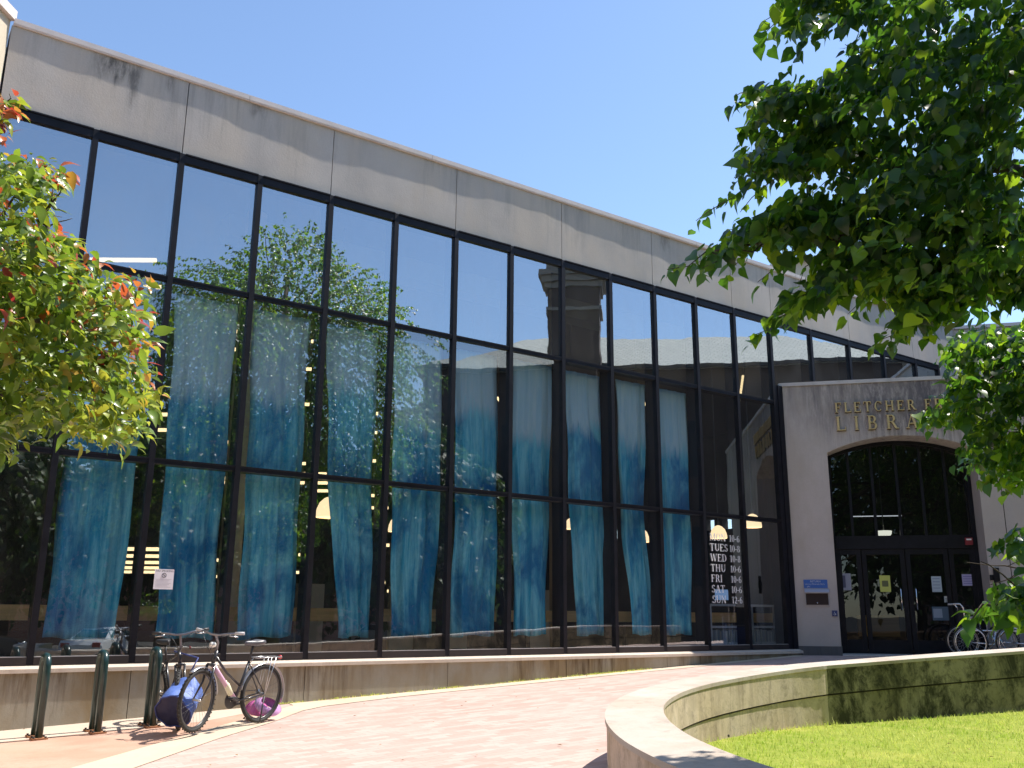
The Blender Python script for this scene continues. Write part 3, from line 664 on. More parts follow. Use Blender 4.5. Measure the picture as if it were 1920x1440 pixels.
# ================================================================ ROOFTOP BLOCK BEHIND
bt = thing('rooftop_block', 'cream rendered block with a red brick corner rising behind the library roof', 'building', (11, 30, 8.5))
Bx('wall', M_cream, bt, 8.6, 12.25, 28.5, 32, 11.50, 12.6)
g = NG('red brick wall'); br = g.n('ShaderNodeTexBrick', i_Scale=1.0, i_Mortar_Size=.012, i_Brick_Width=.22, i_Row_Height=.075); br.inputs['Color1'].default_value = (.34, .10, .06, 1); br.inputs['Color2'].default_value = (.44, .16, .10, 1); br.inputs['Mortar'].default_value = (.5, .42, .36, 1)
g.l(g.coord(rot=(R(90), 0, 0)), br.inputs['Vector']); g.col(br.outputs[0]); g.set(Roughness=.9); M_rbrick = g.m
Bx('brick_wall', M_rbrick, bt, 8.4, 12.4, 28.35, 32, 8.5, 11.495)
Bx('cornice', M_coping, bt, 8.5, 12.45, 28.3, 32.1, 12.605, 12.72)

# ================================================================ INTERIOR THINGS
g = NG('dyed curtain'); oi = g.n('ShaderNodeObjectInfo')
def cvec(sc):
    a = g.n('ShaderNodeVectorMath', operation='ADD'); g.l(g.coord(sc), a.inputs[0]); b = g.n('ShaderNodeVectorMath', operation='SCALE'); b.inputs[0].default_value = (37, 23, 51); g.l(oi.outputs['Random'], b.inputs['Scale']); g.l(b.outputs[0], a.inputs[1]); return a.outputs[0]
v = g.coord(); sx = g.n('ShaderNodeSeparateXYZ'); g.l(v, sx.inputs[0])
st = g.noise(cvec((9, 9, .7)), 1.2, 7, .7, .2); bl = g.noise(cvec((1.5, 1.5, .8)), 1.3, 5, .6, .5)
z_ = g.math('ADD', sx.outputs[2], g.math('MULTIPLY', g.math('SUBTRACT', st, .5), -1.1)); z_ = g.math('ADD', z_, g.math('MULTIPLY', g.math('SUBTRACT', bl, .5), .7))
deep = g.mix(g.rng(st, .38, .60), (.018, .40, .66), (.24, .72, .88)); deep = g.mix(g.rng(bl, .46, .62), deep, (.007, .24, .52))
z_ = g.math('ADD', z_, g.math('MULTIPLY', g.math('SUBTRACT', oi.outputs['Random'], .5), .45))
c = g.mix(g.rng(z_, 3.18, 3.46), deep, g.mix(g.rng(st, .35, .7), (.40, .68, .84), (.58, .80, .90)))
g.col(c); g.set(Roughness=.85, Specular_IOR_Level=.15)
tl = g.n('ShaderNodeBsdfTranslucent'); g.l(c, tl.inputs[0]); mx = g.n('ShaderNodeMixShader'); mx.inputs[0].default_value = .12
g.l(g.b.outputs[0], mx.inputs[1]); g.l(tl.outputs[0], mx.inputs[2]); g.l(mx.outputs[0], g.t.nodes['Material Output'].inputs[0]); M_curt = g.m
CUR = [(.17, .92, .14, .91, .14, .86), (.16, .92, .22, .93, .29, .95), (.15, .93, .22, .92, .25, .95), (.17, .95, .29, .94, .57, 1.03), (.19, .98, .23, 1.0, .32, .93), (.20, .96, .23, .97, .23, .98), (.23, .98, .24, .95, .27, .85), (.28, 1.0, .29, 1.0, .49, 1.12), (.30, .98, .40, .89, .53, 1.01), (.31, 1.0, .27, .93, .34, .92)]
CL = ['leftmost blue dyed curtain, half hidden behind the red tipped tree', 'blue dyed curtain behind the small no smoking notice', 'broad blue dyed curtain just right of the notice, above the bicycle saddle', 'blue dyed curtain whose lower half twists into a narrow strip', 'pale streaked blue curtain, fifth from the left', 'blue dyed curtain hanging straight, sixth from the left', 'blue dyed curtain, seventh from the left, its hem pulled in at the right', 'blue dyed curtain, eighth from the left, its hem swinging to the right', 'narrowest blue curtain, pinched in the middle, beside the last full width one', 'rightmost blue dyed curtain, next to the opening hours on the glass']
for i, (a, b, c_, d, e, f) in enumerate(CUR):
    m = MB(); nx, nz = 26, 46; zt, zb = 5.58, 1.08; ph = random.uniform(0, 6); vs = []
    for j in range(nz + 1):
        t = j / nz; z = zb + (zt - zb) * t
        if z > 3.3: k = (z - 3.3) / (zt - 3.3); l, r_ = c_ + (a - c_) * k, d + (b - d) * k
        else: k = (z - zb) / (3.3 - zb); k = k * k * (3 - 2 * k); l, r_ = e + (c_ - e) * k, f + (d - f) * k
        l += .012 * math.sin(z * 4 + ph); r_ += .014 * math.sin(z * 3.1 + ph * 2)
        for q in range(nx + 1):
            u = q / nx; amp = .012 + .03 * (1 - t)
            off = -.27 + amp * math.sin(u * 19 + ph + .5 * math.sin(z * 1.7)) + .6 * amp * math.sin(u * 41 + z + ph * 3) + .02 * math.sin(z * 1.3 + ph)
            zz = z + (.015 * math.sin(u * 9 + ph) - .04 * (u - .5) * math.sin(ph) if j == 0 else 0)
            vs.append(fac((i + 1 + l + (r_ - l) * u) * BAY, off, zz))
    k = nx + 1
    m.add(vs, [(j * k + q, j * k + q + 1, (j + 1) * k + q + 1, (j + 1) * k + q) for j in range(nz) for q in range(nx)], 0, True)
    org = vs[nx // 2].copy(); org.z = 1.07
    o = m.build('curtain', M_curt, normals=False, origin=org); sm = o.modifiers.new('cloth thickness', 'SOLIDIFY'); sm.thickness = .003
    tag(o, CL[i], 'curtain', 'dyed curtains hanging behind the glass')

rail = thing('wood_rail', 'long pale wood rail running behind the curtains at counter height', 'rail', fac(6, -1.25, .7))
Bx('board', M_tan, rail, -2.5, 15.4, -1.28, -1.2, 1.285, 1.475, fac)
for s0 in [x * 2.2 - 2 for x in range(8)]: Bx('post', M_dark, rail, s0 - .03, s0 + .03, -1.27, -1.21, .705, 1.28, fac)

def emis(name, c, s): return mat(name, c, .5, emit=c, es=s)
M_tube = emis('lit tube', (1, .76, .40), 1.15); M_dome = emis('lit dome glass', (1, .76, .44), .85); M_cord = mat('lamp cord', (.12, .12, .12), .6)
LT = [(170, 293, 487, 15.5), (270, 306, 538, 17), (402, 445, 621, 19.5), (465, 540, 655, 20), (500, 536, 684, 21), (570, 604, 692, 22), (662, 714, 775, 22), (700, 716, 811, 25),
      (412, 438, 829, 20), (690, 716, 864, 24), (564, 600, 758, 22), (430, 470, 655, 19.5), (584, 610, 640, 20), (812, 836, 742, 22), (716, 730, 1022, 24), (560, 580, 1040, 25), (700, 722, 1092, 26), (726, 738, 1108, 26), (410, 436, 853, 21), (564, 578, 869, 24), (562, 612, 888, 24), (560, 614, 905, 24), (590, 616, 920, 25), (696, 712, 929, 25), (694, 728, 952, 25), (300, 345, 777, 20), (296, 345, 806, 21), (412, 440, 896, 22), (410, 436, 904, 23),
      (222, 300, 1029, 21), (220, 300, 1042, 22.5), (218, 300, 1054, 24), (216, 298, 1064, 26), (216, 300, 1072, 28), (290, 312, 1085, 28), (552, 568, 1073, 26), (404, 420, 1050, 24), (404, 412, 1081, 26)]
for k0, (xa, xb, y, Y) in enumerate(LT):
    A, B = at(xa, y, Y), at(xb, y, Y); B.z = A.z; zc = 7.64
    t = thing('ceiling_light', 'yellow lit tube lamp hanging in the dark hall behind the glass', 'lamp', (A + B) / 2, group='tube lamps hanging in the reading hall')
    MB().tube([A, B], .042, 8).build('tube', M_tube, t)
    MB().box(A.x, B.x, Y - .03, Y + .03, A.z + .036, A.z + .075).box(A.x + .05, A.x + .058, Y - .004, Y + .004, A.z + .076, zc).box(B.x - .058, B.x - .05, Y - .004, Y + .004, A.z + .076, zc).build('housing', M_cord, t)
for (px, py, ax, ay, Y) in ((937, 752, 4, 6, 22), (1027, 752, 12, 16, 22), (1206, 749, 3, 10, 24), (1390, 727, -3, 22, 23.5)):
    A, B = at(px - ax, py - ay, Y - 1.2), at(px + ax, py + ay, Y + 1.8)
    t = thing('ceiling_light', 'yellow lit tube lamp pointing away from the window wall', 'lamp', (A + B) / 2, group='slanting tube lamps')
    MB().tube([A, B], .03, 8).build('tube', M_tube, t)
    MB().box(A.x - .004, A.x + .004, A.y - .004, A.y + .004, A.z + .03, 7.64).build('housing', M_cord, t)
PL = [(618, 952, 14.5, .42, 'largest dome lamp, hanging behind the fourth curtain'), (747, 983, 16.5, .36, 'lit dome lamp hanging at the left edge of the fifth curtain'), (1072, 982, 19, .3, 'small lit dome lamp beside the eighth curtain'), (1200, 1004, 20, .40, 'pair-hung dome lamp glowing through the pinched curtain'), (1347, 998, 20.5, .37, 'lit dome lamp right above the opening hours'), (1411, 977, 21, .40, 'rightmost dome lamp, cut by the transom'), (880, 1003, 17, .12, 'tiny lit lamp showing through the sixth curtain')]
for px, py, Y, d, lb in PL:
    c0 = at(px, py, Y); r0 = d / 2
    t = thing('pendant_lamp', lb, 'lamp', c0, group='dome pendant lamps')
    MB().lathe([(r0 * .98, -r0 * .72), (r0, -r0 * .5), (r0 * .93, -r0 * .1), (r0 * .75, r0 * .35), (r0 * .42, r0 * .68), (r0 * .15, r0 * .8)], c0, n=24).build('lamp_shade', M_dome, t)
    MB().lathe([(r0 * .16, r0 * .8), (r0 * .16, r0 * 1.3), (.012, r0 * 1.32), (.012, 7.62 - c0.z)], c0, n=10).build('stem', M_cord, t)

bc = thing('bookcase', 'low white bookcase seen through the glass below the opening hours', 'bookcase', fac(13.8, -1.0, .7))
M_grey = mat('laminate', (.55, .58, .6), .5)
for s0 in (13.05, 14.25, 15.3): Bx('side_panel', M_grey, bc, s0, s0 + .04, -1.15, -.80, .703, 1.62, fac)
for z0 in (.87, 1.18, 1.60): Bx('shelf', M_grey, bc, 13.09, 15.3, -1.15, -.81, z0, z0 + .04, fac)
bookc = [(.5, .52, .5), (.35, .38, .42), (.6, .6, .56), (.28, .33, .36), (.45, .42, .36), (.2, .26, .33)]
x = 13.11; k0 = 0
while x < 15.2:
    w = random.uniform(.03, .055); h = random.uniform(.19, .25); tl_ = random.choice((0, 0, 0, .25)) 
    if not (14.22 < x + w and x < 14.31):
        o = MB().prism([(x, .912), (x + w, .912 + 0), (x + w + tl_ * h * .3, .912 + h), (x + tl_ * h * .3, .912 + h)], -1.02, -.84, fac, 'y').build('book', mat('book cover %d' % (k0 % 6), bookc[k0 % 6], .6))
        tag(o, 'book standing in the row on the low white bookcase', 'book', 'books on the low white bookcase'); k0 += 1
    x += w + tl_ * .09 + .004
mon = thing('computer_monitor', 'computer monitor standing on the low bookcase', 'monitor', fac(13.55, -1.0, 1.64))
Bx('screen', mat('screen glow', (.10, .18, .32), .3, emit=(.12, .2, .35), es=.7), mon, 13.4, 13.75, -.98, -.95, 1.72, 1.92, fac)
Bx('casing', M_black, mon, 13.385, 13.765, -1.0, -.981, 1.705, 1.935, fac); Bx('stand', M_black, mon, 13.53, 13.62, -1.02, -.94, 1.643, 1.704, fac)
for s0 in (8.4, 9.7, 11.9, 5.0, 6.4): 
    o = Bx('partition_panel', mat('cream partition', (.75, .68, .48), .8, emit=(.75, .68, .48), es=.0), None, s0, s0 + .55, -5.2, -5.1, .70, 1.95, fac)
    tag(o, 'pale partition panel standing deep in the reading hall', 'partition', 'pale partition panels')

# notice stuck on the glass
nt_ = thing('notice', 'white paper no smoking notice taped inside the glass', 'sign', fac(2.49, .004, 1.67))
Bx('paper', mat('paper', (.82, .78, .82), .7), nt_, 2.378, 2.612, .003, .006, 1.672, 1.915, fac)
text_mesh('NO SMOKING', .034, lambda x, y, z: fac(2.395 + x * .98, .0065, 1.882 + z), M_black, 'heading', nt_)
m = MB(); m.tube([fac(2.495 + .026 * math.cos(a), .0068, 1.84 + .026 * math.sin(a)) for a in [R(q * 18) for q in range(20)]], .0028, 5, closed=True); m.tube([fac(2.477, .0068, 1.858), fac(2.513, .0068, 1.822)], .0025, 5); m.build('prohibition_symbol', M_black, nt_)
m = MB()
for j in range(7): m.box(2.40, 2.585 - .02 * (j % 3), .0062, .0066, 1.79 - j * .0155, 1.7935 - j * .0155, fac)
m.build('small_print', mat('print grey', (.4, .38, .42), .8), nt_)

# ================================================================ ENTRANCE FITTINGS
sg = thing('book_return_sign', 'blue sign with white writing above the book return slot', 'sign', por(.43, 0, 1.9))
Bx('sign_panel', M_blue, sg, .21, .655, .002, .014, 1.955, 2.115, por, .003)
text_mesh('RETURN', .052, lambda x, y, z: por(.43 + x, .0155, 2.065 + z), M_white, 'lettering', sg, align='CENTER')
text_mesh('Library Materials Here', .040, lambda x, y, z: por(.235 + x, .0155, 2.017 + z), M_white, 'lettering', sg)
text_mesh('gifts', .036, lambda x, y, z: por(.27 + x, .0155, 1.972 + z), M_white, 'lettering', sg)
rb = thing('book_return', 'dark brown book return flap under a grey metal hood on the entrance wall', 'book drop', por(.44, 0, 1.62))
Bx('frame', mat('hood grey', (.34, .34, .38), .4, .5), rb, .22, .665, .002, .02, 1.62, 1.90, por, .002)
Bx('flap', mat('flap brown', (.03, .02, .02), .5, 0, .25), rb, .235, .65, .0205, .032, 1.635, 1.85, por, .003)
MB().prism([(.002, 1.945), (.03, 1.945), (.10, 1.875), (.10, 1.865), (.002, 1.865)], .215, .67, lambda a, b, c: por(a, b, c), 'x').build('hood', mat('hood light', (.42, .42, .47), .35, .5), rb)
MB().lathe([(0, .02), (.012, .018), (.014, 0)], por(.44, .033, 1.67), PN, 10).build('knob', M_chrome, rb)
bp_ = thing('door_button', 'small dark blue push plate with a white wheelchair symbol', 'button', por(.75, 0, 1.45))
Bx('plate', M_navy, bp_, .70, .80, .002, .02, 1.42, 1.53, por, .003)
m = MB(); m.tube([por(.748 + .018 * math.cos(R(a)), .0215, 1.463 + .018 * math.sin(R(a))) for a in range(-200, 60, 20)], .003, 5); m.tube([por(.745, .0215, 1.505), por(.747, .0215, 1.475), por(.765, .0215, 1.473), por(.772, .0215, 1.452)], .0035, 5); m.build('symbol', M_white, bp_)
ic = thing('intercom', 'tall black intercom box on the wall right of the entrance', 'intercom', por(3.70, 0, 1.9))
Bx('casing', M_black, ic, 3.64, 3.74, .002, .06, 1.93, 2.33, por, .006); Bx('bracket', M_black, ic, 3.575, 3.638, .002, .03, 2.10, 2.20, por); Bx('call_plate', M_steel, ic, 3.665, 3.715, .0605, .063, 2.0, 2.05, por)
fa = thing('fire_alarm', 'small red alarm box above the doors at the right', 'alarm', por(3.42, GO, 2.83))
Bx('casing', mat('alarm red', (.22, .02, .03), .5), fa, 3.33, 3.47, GO + .052, GO + .10, 2.80, 2.94, por, .006); Bx('label_strip', M_white, fa, 3.355, 3.445, GO + .1005, GO + .1015, 2.89, 2.92, por)
lm = thing('wall_lamp', 'lit bowl lamp hanging inside above the entrance doors', 'lamp', por(1.93, -1.6, 3.1))
MB().lathe([(.0, -.10), (.10, -.085), (.15, -.02), (.165, .05), (.14, .052)], por(1.98, -1.5, 3.12), n=20).build('lamp_shade', emis('lit bowl', (.95, .95, .78), 1.6), lm)
MB().lathe([(.012, .05), (.012, 2.7)], por(1.98, -1.5, 3.12), n=8).build('stem', M_cord, lm)
lh = thing('strip_light', 'thin lit strip light inside the entrance lobby', 'lamp', por(1.9, -3, 3.6)); Bx('tube', emis('cool tube', (.8, .85, .9), 1.0), lh, 1.55, 2.6, -3.0, -2.97, 3.62, 3.64, por); Bx('rod', M_cord, lh, 2.0, 2.01, -2.99, -2.98, 3.641, 5.88, por)
POS = [(.955, 1.16, 1.93, 2.26, (.36, .36, .42), 'grey poster with dark pictures taped to the left side light'), (1.70, 1.90, 1.90, 2.22, (.52, .55, .12), 'yellow green poster on the left entrance door'), (2.66, 2.84, 1.90, 2.20, (.42, .50, .55), 'pale blue notice on the right entrance door'), (3.22, 3.46, 2.02, 2.24, (.40, .38, .60), 'lilac notice with dark lines on the right side light'), (2.62, 2.98, 1.36, 1.62, (.08, .12, .16), 'dark blue framed poster low on the right entrance door'), (2.86, 3.0, 1.70, 1.82, (.5, .52, .5), 'small white sticker above the dark poster')]
for k0, (a, b, c_, d, col, lb) in enumerate(POS):
    t = thing('poster', lb, 'poster', por((a + b) / 2, GO, c_), group='papers taped to the entrance doors')
    Bx('paper', mat('poster paper %d' % k0, col, .6), t, a, b, GO + .002, GO + .005, c_, d, por)
    m = MB()
    if k0 == 1: m.prism([(a + (b - a) / 2 + .06 * math.cos(R(q * 45)) * (1 + .35 * (q % 2)), (c_ + d) / 2 + .06 * math.sin(R(q * 45)) * (1 + .35 * (q % 2))) for q in range(8)], GO + .0052, GO + .0058, por, 'y')
    elif k0 in (0, 4): m.box(a + .02, a + (b - a) * .5, GO + .0052, GO + .0058, c_ + .05, d - .04, por)
    else:
        for j in range(4): m.box(a + .02, b - .03, GO + .0052, GO + .0058, d - .05 - j * (d - c_) * .2, d - .04 - j * (d - c_) * .2, por)
    m.build('print', mat('poster print %d' % k0, [(.1, .1, .16), (.12, .13, .05), (.12, .16, .3), (.1, .1, .35), (.28, .32, .38), (.1, .1, .1)][k0], .6), t)
bn = thing('navy_bin', 'navy blue bin standing at the right of the wheelchairs', 'bin', por(4.55, .55, .69))
MB().prism([(-.26, .72), (.26, .72), (.30, 1.42), (-.30, 1.42)], .3, .8, lambda a, b, c: por(4.62 + a, b, c), 'y').build('body', M_navy, bn, .01); Bx('lid', mat('lid navy', (.02, .03, .1), .4), bn, 4.30, 4.94, .28, .84, 1.425, 1.47, por, .01)
MB().tube([por(4.28, .86, .8), por(4.28, .86, 1.4)], .012, 8).build('handle', M_steel, bn)

# wheelchairs
def wheel_mb(cx, cz, r, y, tr=.018, n=32): 
    return MB().tube([(cx + r * math.cos(2 * math.pi * a / n), y, cz + r * math.sin(2 * math.pi * a / n)) for a in range(n)], tr, 8, closed=True)
def spokes_mb(cx, cz, r, y, ns=18, hub=.02, w=.035, sr=.0012):
    m = MB()
    for k in range(ns):
        a = 2 * math.pi * k / ns; b = a + (.5 if k % 2 else -.5); yy = w * (1 if (k // 2) % 2 else -1)
        m.tube([(cx + hub * math.cos(b), y + yy, cz + hub * math.sin(b)), (cx + r * math.cos(a), y, cz + r * math.sin(a))], sr, 4, cap=False)
    return m
def wheelchair(loc, rz, lb):
    t = thing('wheelchair', lb, 'wheelchair', loc, rz, 'wheelchairs parked by the doors')
    for y in (-.28, .28):
        w = wheel_mb(0, .30, .285, y, .016).build('rear_wheel', M_rubber, t, local=True)
        wheel_mb(0, .30, .25, y * 1.14, .008).build('hand_rim', M_chrome, w, local=True); wheel_mb(0, .30, .268, y, .009).build('rim', M_steel, w, local=True); spokes_mb(0, .30, .265, y, 16, .02, .02, .0018).build('spokes', M_steel, w, local=True)
        MB().lathe([(.03, -.03), (.035, 0), (.03, .03)], (0, y, .3), Vector((0, 1, 0)), 12).build('hub', M_steel, w, local=True)
        wheel_mb(.46, .085, .075, y * .9, .014, 18).build('caster', M_rubber, t, local=True)
        MB().tube([(-.20, y * .86, .96), (-.10, y * .86, .965), (-.05, y * .86, .90), (-.03, y * .86, .55), (0, y * .86, .3)], .012, 10).tube([(-.02, y * .86, .50), (.42, y * .86, .50), (.5, y * .86, .42), (.46, y * .86, .12)], .012, 10).tube([(0, y * .86, .3), (.40, y * .86, .26), (.44, y * .86, .5)], .011, 8).build('side_frame', M_chrome, t, local=True)
        MB().tube([(-.03, y * .9, .70), (.24, y * .9, .70), (.30, y * .9, .66), (.31, y * .9, .50)], .011, 10).build('arm_frame', M_chrome, t, local=True)
        MB().box(-.0, .25, y * .9 - .025, y * .9 + .025, .715, .745).build('armrest', mat('armrest grey', (.35, .35, .37), .5), t, .01, local=True)
        MB().tube([(-.21, y * .86, .96), (-.11, y * .86, .965)], .017, 10).build('push_handle', mat('grip grey', (.45, .45, .46), .6), t, local=True)
        MB().tube([(.48, y * .8, .42), (.60, y * .8, .14)], .011, 8).box(.55, .70, y * .8 - .06, y * .8 + .06, .12, .135).build('footrest', M_chrome, t, local=True)
    MB().box(-.03, .40, -.235, .235, .49, .515).build('seat', mat('black vinyl', (.03, .03, .035), .45), t, .01, local=True)
    MB().box(-.055, -.035, -.235, .235, .53, .92).build('backrest', mat('black vinyl', (.03, .03, .035), .45), t, .006, local=True)
    return t
wheelchair(por(2.95, .52, .69), R(-13.6), 'left wheelchair with raised push handles, nearer the doors')
wheelchair(por(3.62, .55, .69), R(-13.6 + 6), 'right wheelchair with armrests showing above the planter wall')

# ================================================================ BICYCLE RACKS
def rack(s, off, lb):
    p = fac(s, off, 0); z = gz(p.x, p.y) + .012; p.z = z
    t = thing('bike_rack', lb, 'bike rack', p, group='green hoop racks along the base wall')
    h, w = .80, .25; r_ = .10
    P = [(0, 0, 0), (0, 0, h - r_)] + [(0, -r_ + r_ * math.cos(a), h - r_ + r_ * math.sin(a)) for a in [R(q) for q in (22, 45, 68, 90)]]
    P += [(0, -w + r_ - r_ * math.sin(a), h - r_ + r_ * math.cos(a)) for a in [R(q) for q in (0, 22, 45, 68, 90)]] + [(0, -w, 0)]
    MB().tube([fac(s + a, off + b, z + c_) for a, b, c_ in P], .037, 16).build('hoop', M_green, t)
    for o_ in (0, -w):
        MB().box(s - .075, s + .075, off + o_ - .075, off + o_ + .075, z - .01, z + .008, fac).build('foot_plate', mat('rusty plate', (.34, .15, .07), .8, noise=(30, .5)), t)
        m = MB()
        for a, b in ((.055, .055), (-.055, .055), (.055, -.055), (-.055, -.055)): m.lathe([(.012, 0), (.012, .014), (0, .016)], fac(s + a, off + o_ + b, z + .008), n=8)
        m.build('bolts', M_rubber, t)
rack(1.10, 1.12, 'left hoop of the three dark green bicycle racks')
rack(1.66, 1.12, 'middle hoop of the three dark green bicycle racks')
rack(2.23, 1.08, 'right green hoop rack, nearest the leaning bicycles and blue bag')

# ================================================================ BICYCLES
M_pink = mat('pale pink frame paint', (.62, .38, .50), .3, coat=.4); M_blackp = mat('black frame paint', (.02, .02, .024), .3, coat=.4); M_plastic = mat('black plastic', (.03, .03, .033), .45)
def bicycle(loc, rz, lean, lb, style, steer, group):
    t = thing('bicycle', lb, 'bicycle', loc, 0, group); t.rotation_euler = (lean, 0, rz)
    r, L = (.34, 1.05) if style == 'city' else (.335, 1.06); tr = .023 if style == 'city' else .029
    fm = M_blackp; hx = L - .20
    def st(x, y, z):
        a = steer; dx = x - hx; return (hx + dx * math.cos(a) - y * math.sin(a), dx * math.sin(a) + y * math.cos(a), z)
    def wheel(nm, cx, f):
        w = MB().tube([f(cx + (r - tr) * math.cos(2 * math.pi * a / 40), 0, r + (r - tr) * math.sin(2 * math.pi * a / 40)) for a in range(40)], tr, 8, closed=True).build(nm, M_rubber, t, local=True)
        if style != 'city' or nm == 'front_wheel':
            m = MB()
            for k in range(44):
                a = 2 * math.pi * k / 44
                for y in (-.014, .006):
                    aa = a + (0.07 if y > 0 else 0); c_, s_ = math.cos(aa), math.sin(aa)
                    P = [f(cx + rr * c_ - s_ * q, yy, r + rr * s_ + c_ * q) for rr in (r - .003, r + .006) for yy in (y, y + .012) for q in (-.006, .006)]
                    m.add(P, [(0, 1, 3, 2), (4, 6, 7, 5), (0, 4, 5, 1), (2, 3, 7, 6), (0, 2, 6, 4), (1, 5, 7, 3)])
            m.build('tread', M_rubber, w, local=True)
        MB().tube([f(cx + (r - 2 * tr - .004) * math.cos(2 * math.pi * a / 40), 0, r + (r - 2 * tr - .004) * math.sin(2 * math.pi * a / 40)) for a in range(40)], .0105, 8, closed=True).build('rim', mat('dark rim', (.09, .09, .09), .3, .6), w, local=True)
        m = MB(); ns = 28
        for k in range(ns):
            a = 2 * math.pi * k / ns; b = a + (.55 if k % 2 else -.55); yy = .03 * (1 if (k // 2) % 2 else -1)
            m.tube([f(cx + .022 * math.cos(b), yy, r + .022 * math.sin(b)), f(cx + (r - 2 * tr - .01) * math.cos(a), 0, r + (r - 2 * tr - .01) * math.sin(a))], .0013, 4, cap=False)
        m.build('spokes', mat('dark spoke', (.10, .10, .10), .35, .8), w, local=True)
        c0, c1 = Vector(f(cx, -.055, r)), Vector(f(cx, .055, r)); MB().lathe([(.006, 0), (.014, .005), (.012, .05), (.016, .055), (.012, .06), (.014, .105), (.006, .11)], c0, c1 - c0, 12).build('hub', M_steel, w, local=True)
        return w
    wheel('rear_wheel', 0, lambda x, y, z: (x, y, z)); wheel('front_wheel', L, st)
    bb, ht, hb = (.43, 0, .285), (hx - .055, 0, .86), (hx - .01, 0, .70)
    seat_t = (.27, 0, .72)
    m = MB().tube([ht, hb], .022, 12)
    if style == 'city': MB().tube([(hb[0] - .01, 0, hb[2] + .01), (bb[0] + .01, 0, bb[2] + .03)], .027, 14).build('down_tube', M_pink, t, local=True)
    else: m.tube([hb, bb], .024, 12)
    if style == 'city': m.tube([(ht[0] + .01, 0, .80), (.60, 0, .60), (.37, 0, .45)], .015, 10)
    else: m.tube([(ht[0] + .005, 0, .83), (seat_t[0] + .02, 0, .70)], .018, 10)
    m.tube([bb, seat_t], .0165, 10)
    for y in (-.05, .05): m.tube([(bb[0], y * .6, bb[2]), (.0, y, r)], .009, 8).tube([(seat_t[0], y * .4, seat_t[2] - .03), (0, y, r)], .008, 8)
    m.build('frame', fm, t, local=True)
    m = MB().tube([st(hx - .01, 0, .70), st(hx + .01, 0, r * 2 + .035)], .02, 10).tube([st(hx + .01, -.05, r * 2 + .03), st(hx + .01, .05, r * 2 + .03)], .016, 10)
    for y in (-.05, .05): m.tube([st(hx + .01, y, r * 2 + .03), st(hx + .06, y, r + .18), st(L, y, r)], [.016, .013, .009], 10)
    m.build('fork', M_blackp, t, local=True)
    hz = 1.04
    hb_ = MB().tube([st(hx - .06, 0, .86), st(hx - .075, 0, .95), st(hx - .02, 0, hz - .02), st(hx, 0, hz)], .014, 10).tube([st(hx - .09, -.31, hz + .035), st(hx - .03, -.14, hz + .02), st(hx, -.05, hz), st(hx, .05, hz), st(hx - .03, .14, hz + .02), st(hx - .09, .31, hz + .035)], .012, 10).build('handlebar', mat('grey alloy', (.22, .22, .24), .35, .8), t, local=True)
    for s_ in (-1, 1):
        MB().tube([st(hx - .095, s_ * .315, hz + .036), st(hx - .06, s_ * .215, hz + .028)], .018, 12).build('grip', mat('grip light grey', (.45, .45, .46), .6) if style == 'city' else M_plastic, hb_, local=True)
        MB().tube([st(hx - .04, s_ * .17, hz + .02), st(hx + .0, s_ * .19, hz), st(hx - .03, s_ * .28, hz - .005)], .006, 8).build('brake_lever', M_steel, hb_, local=True)
    m = MB()
    for s_ in (-1, 1): m.tube([st(hx - .01, s_ * .17, hz + .01), st(hx + .10, s_ * .08, hz - .03), st(hx + .08, 0, hz - .18), (hx - .02, 0, .72)], .003, 6)
    m.build('cables', M_plastic, t, local=True)
    MB().tube([seat_t, (.235, 0, .92)], .0135, 10).build('seat_post', M_plastic, t, local=True)
    prof = [(-.13, .055), (-.12, .085), (-.07, .09), (-.01, .055), (.06, .028), (.13, .018), (.145, .008)]
    P = [(.225 + a, w, .935 + (.012 if a < -.05 else 0)) for a, w in prof] + [(.225 + a, -w, .935 + (.012 if a < -.05 else 0)) for a, w in prof[::-1]]
    n = len(P); top = [(a, b * .8, c_ + .025) for a, b, c_ in P]; low = [(a, b * .6, c_ - .03) for a, b, c_ in P]
    m = MB(); m.add(low + P + top, [tuple(range(n))[::-1], tuple(2 * n + i for i in range(n))] + [(i, (i + 1) % n, n + (i + 1) % n, n + i) for i in range(n)] + [(n + i, n + (i + 1) % n, 2 * n + (i + 1) % n, 2 * n + i) for i in range(n)], 0, True)
    m.build('saddle', mat('grey saddle', (.10, .10, .115), .35) if style == 'city' else M_plastic, t, local=True)
    cs = MB().lathe([(.02, .035), (.095, .036), (.098, .04), (.095, .044), (.02, .045)], (bb[0], -.095, bb[2]), Vector((0, 1, 0)), 24)
    for s_, a in ((-1, R(200)), (1, R(20))): cs.tube([(bb[0], s_ * .06, bb[2]), (bb[0] + .17 * math.cos(a), s_ * .085, bb[2] + .17 * math.sin(a))], .010, 8)
    cs = cs.build('crankset', M_plastic, t, local=True)
    for s_, a in ((-1, R(200)), (1, R(20))):
        x, z = bb[0] + .17 * math.cos(a), bb[2] + .17 * math.sin(a); MB().box(x - .045, x + .045, s_ * .135 - .04, s_ * .135 + .04, z - .01, z + .01).build('pedal', M_plastic, cs, .003, local=True)
    ch = [(bb[0] + .09 * math.cos(R(a)), -.055, bb[2] + .09 * math.sin(R(a))) for a in range(-80, 91, 20)] + [(.035 * math.cos(R(a)), -.055, r + .035 * math.sin(R(a))) for a in range(90, 271, 30)]
    MB().tube(ch, .0045, 6, closed=True).build('chain', mat('chain steel', (.12, .11, .1), .4, .7), t, local=True)
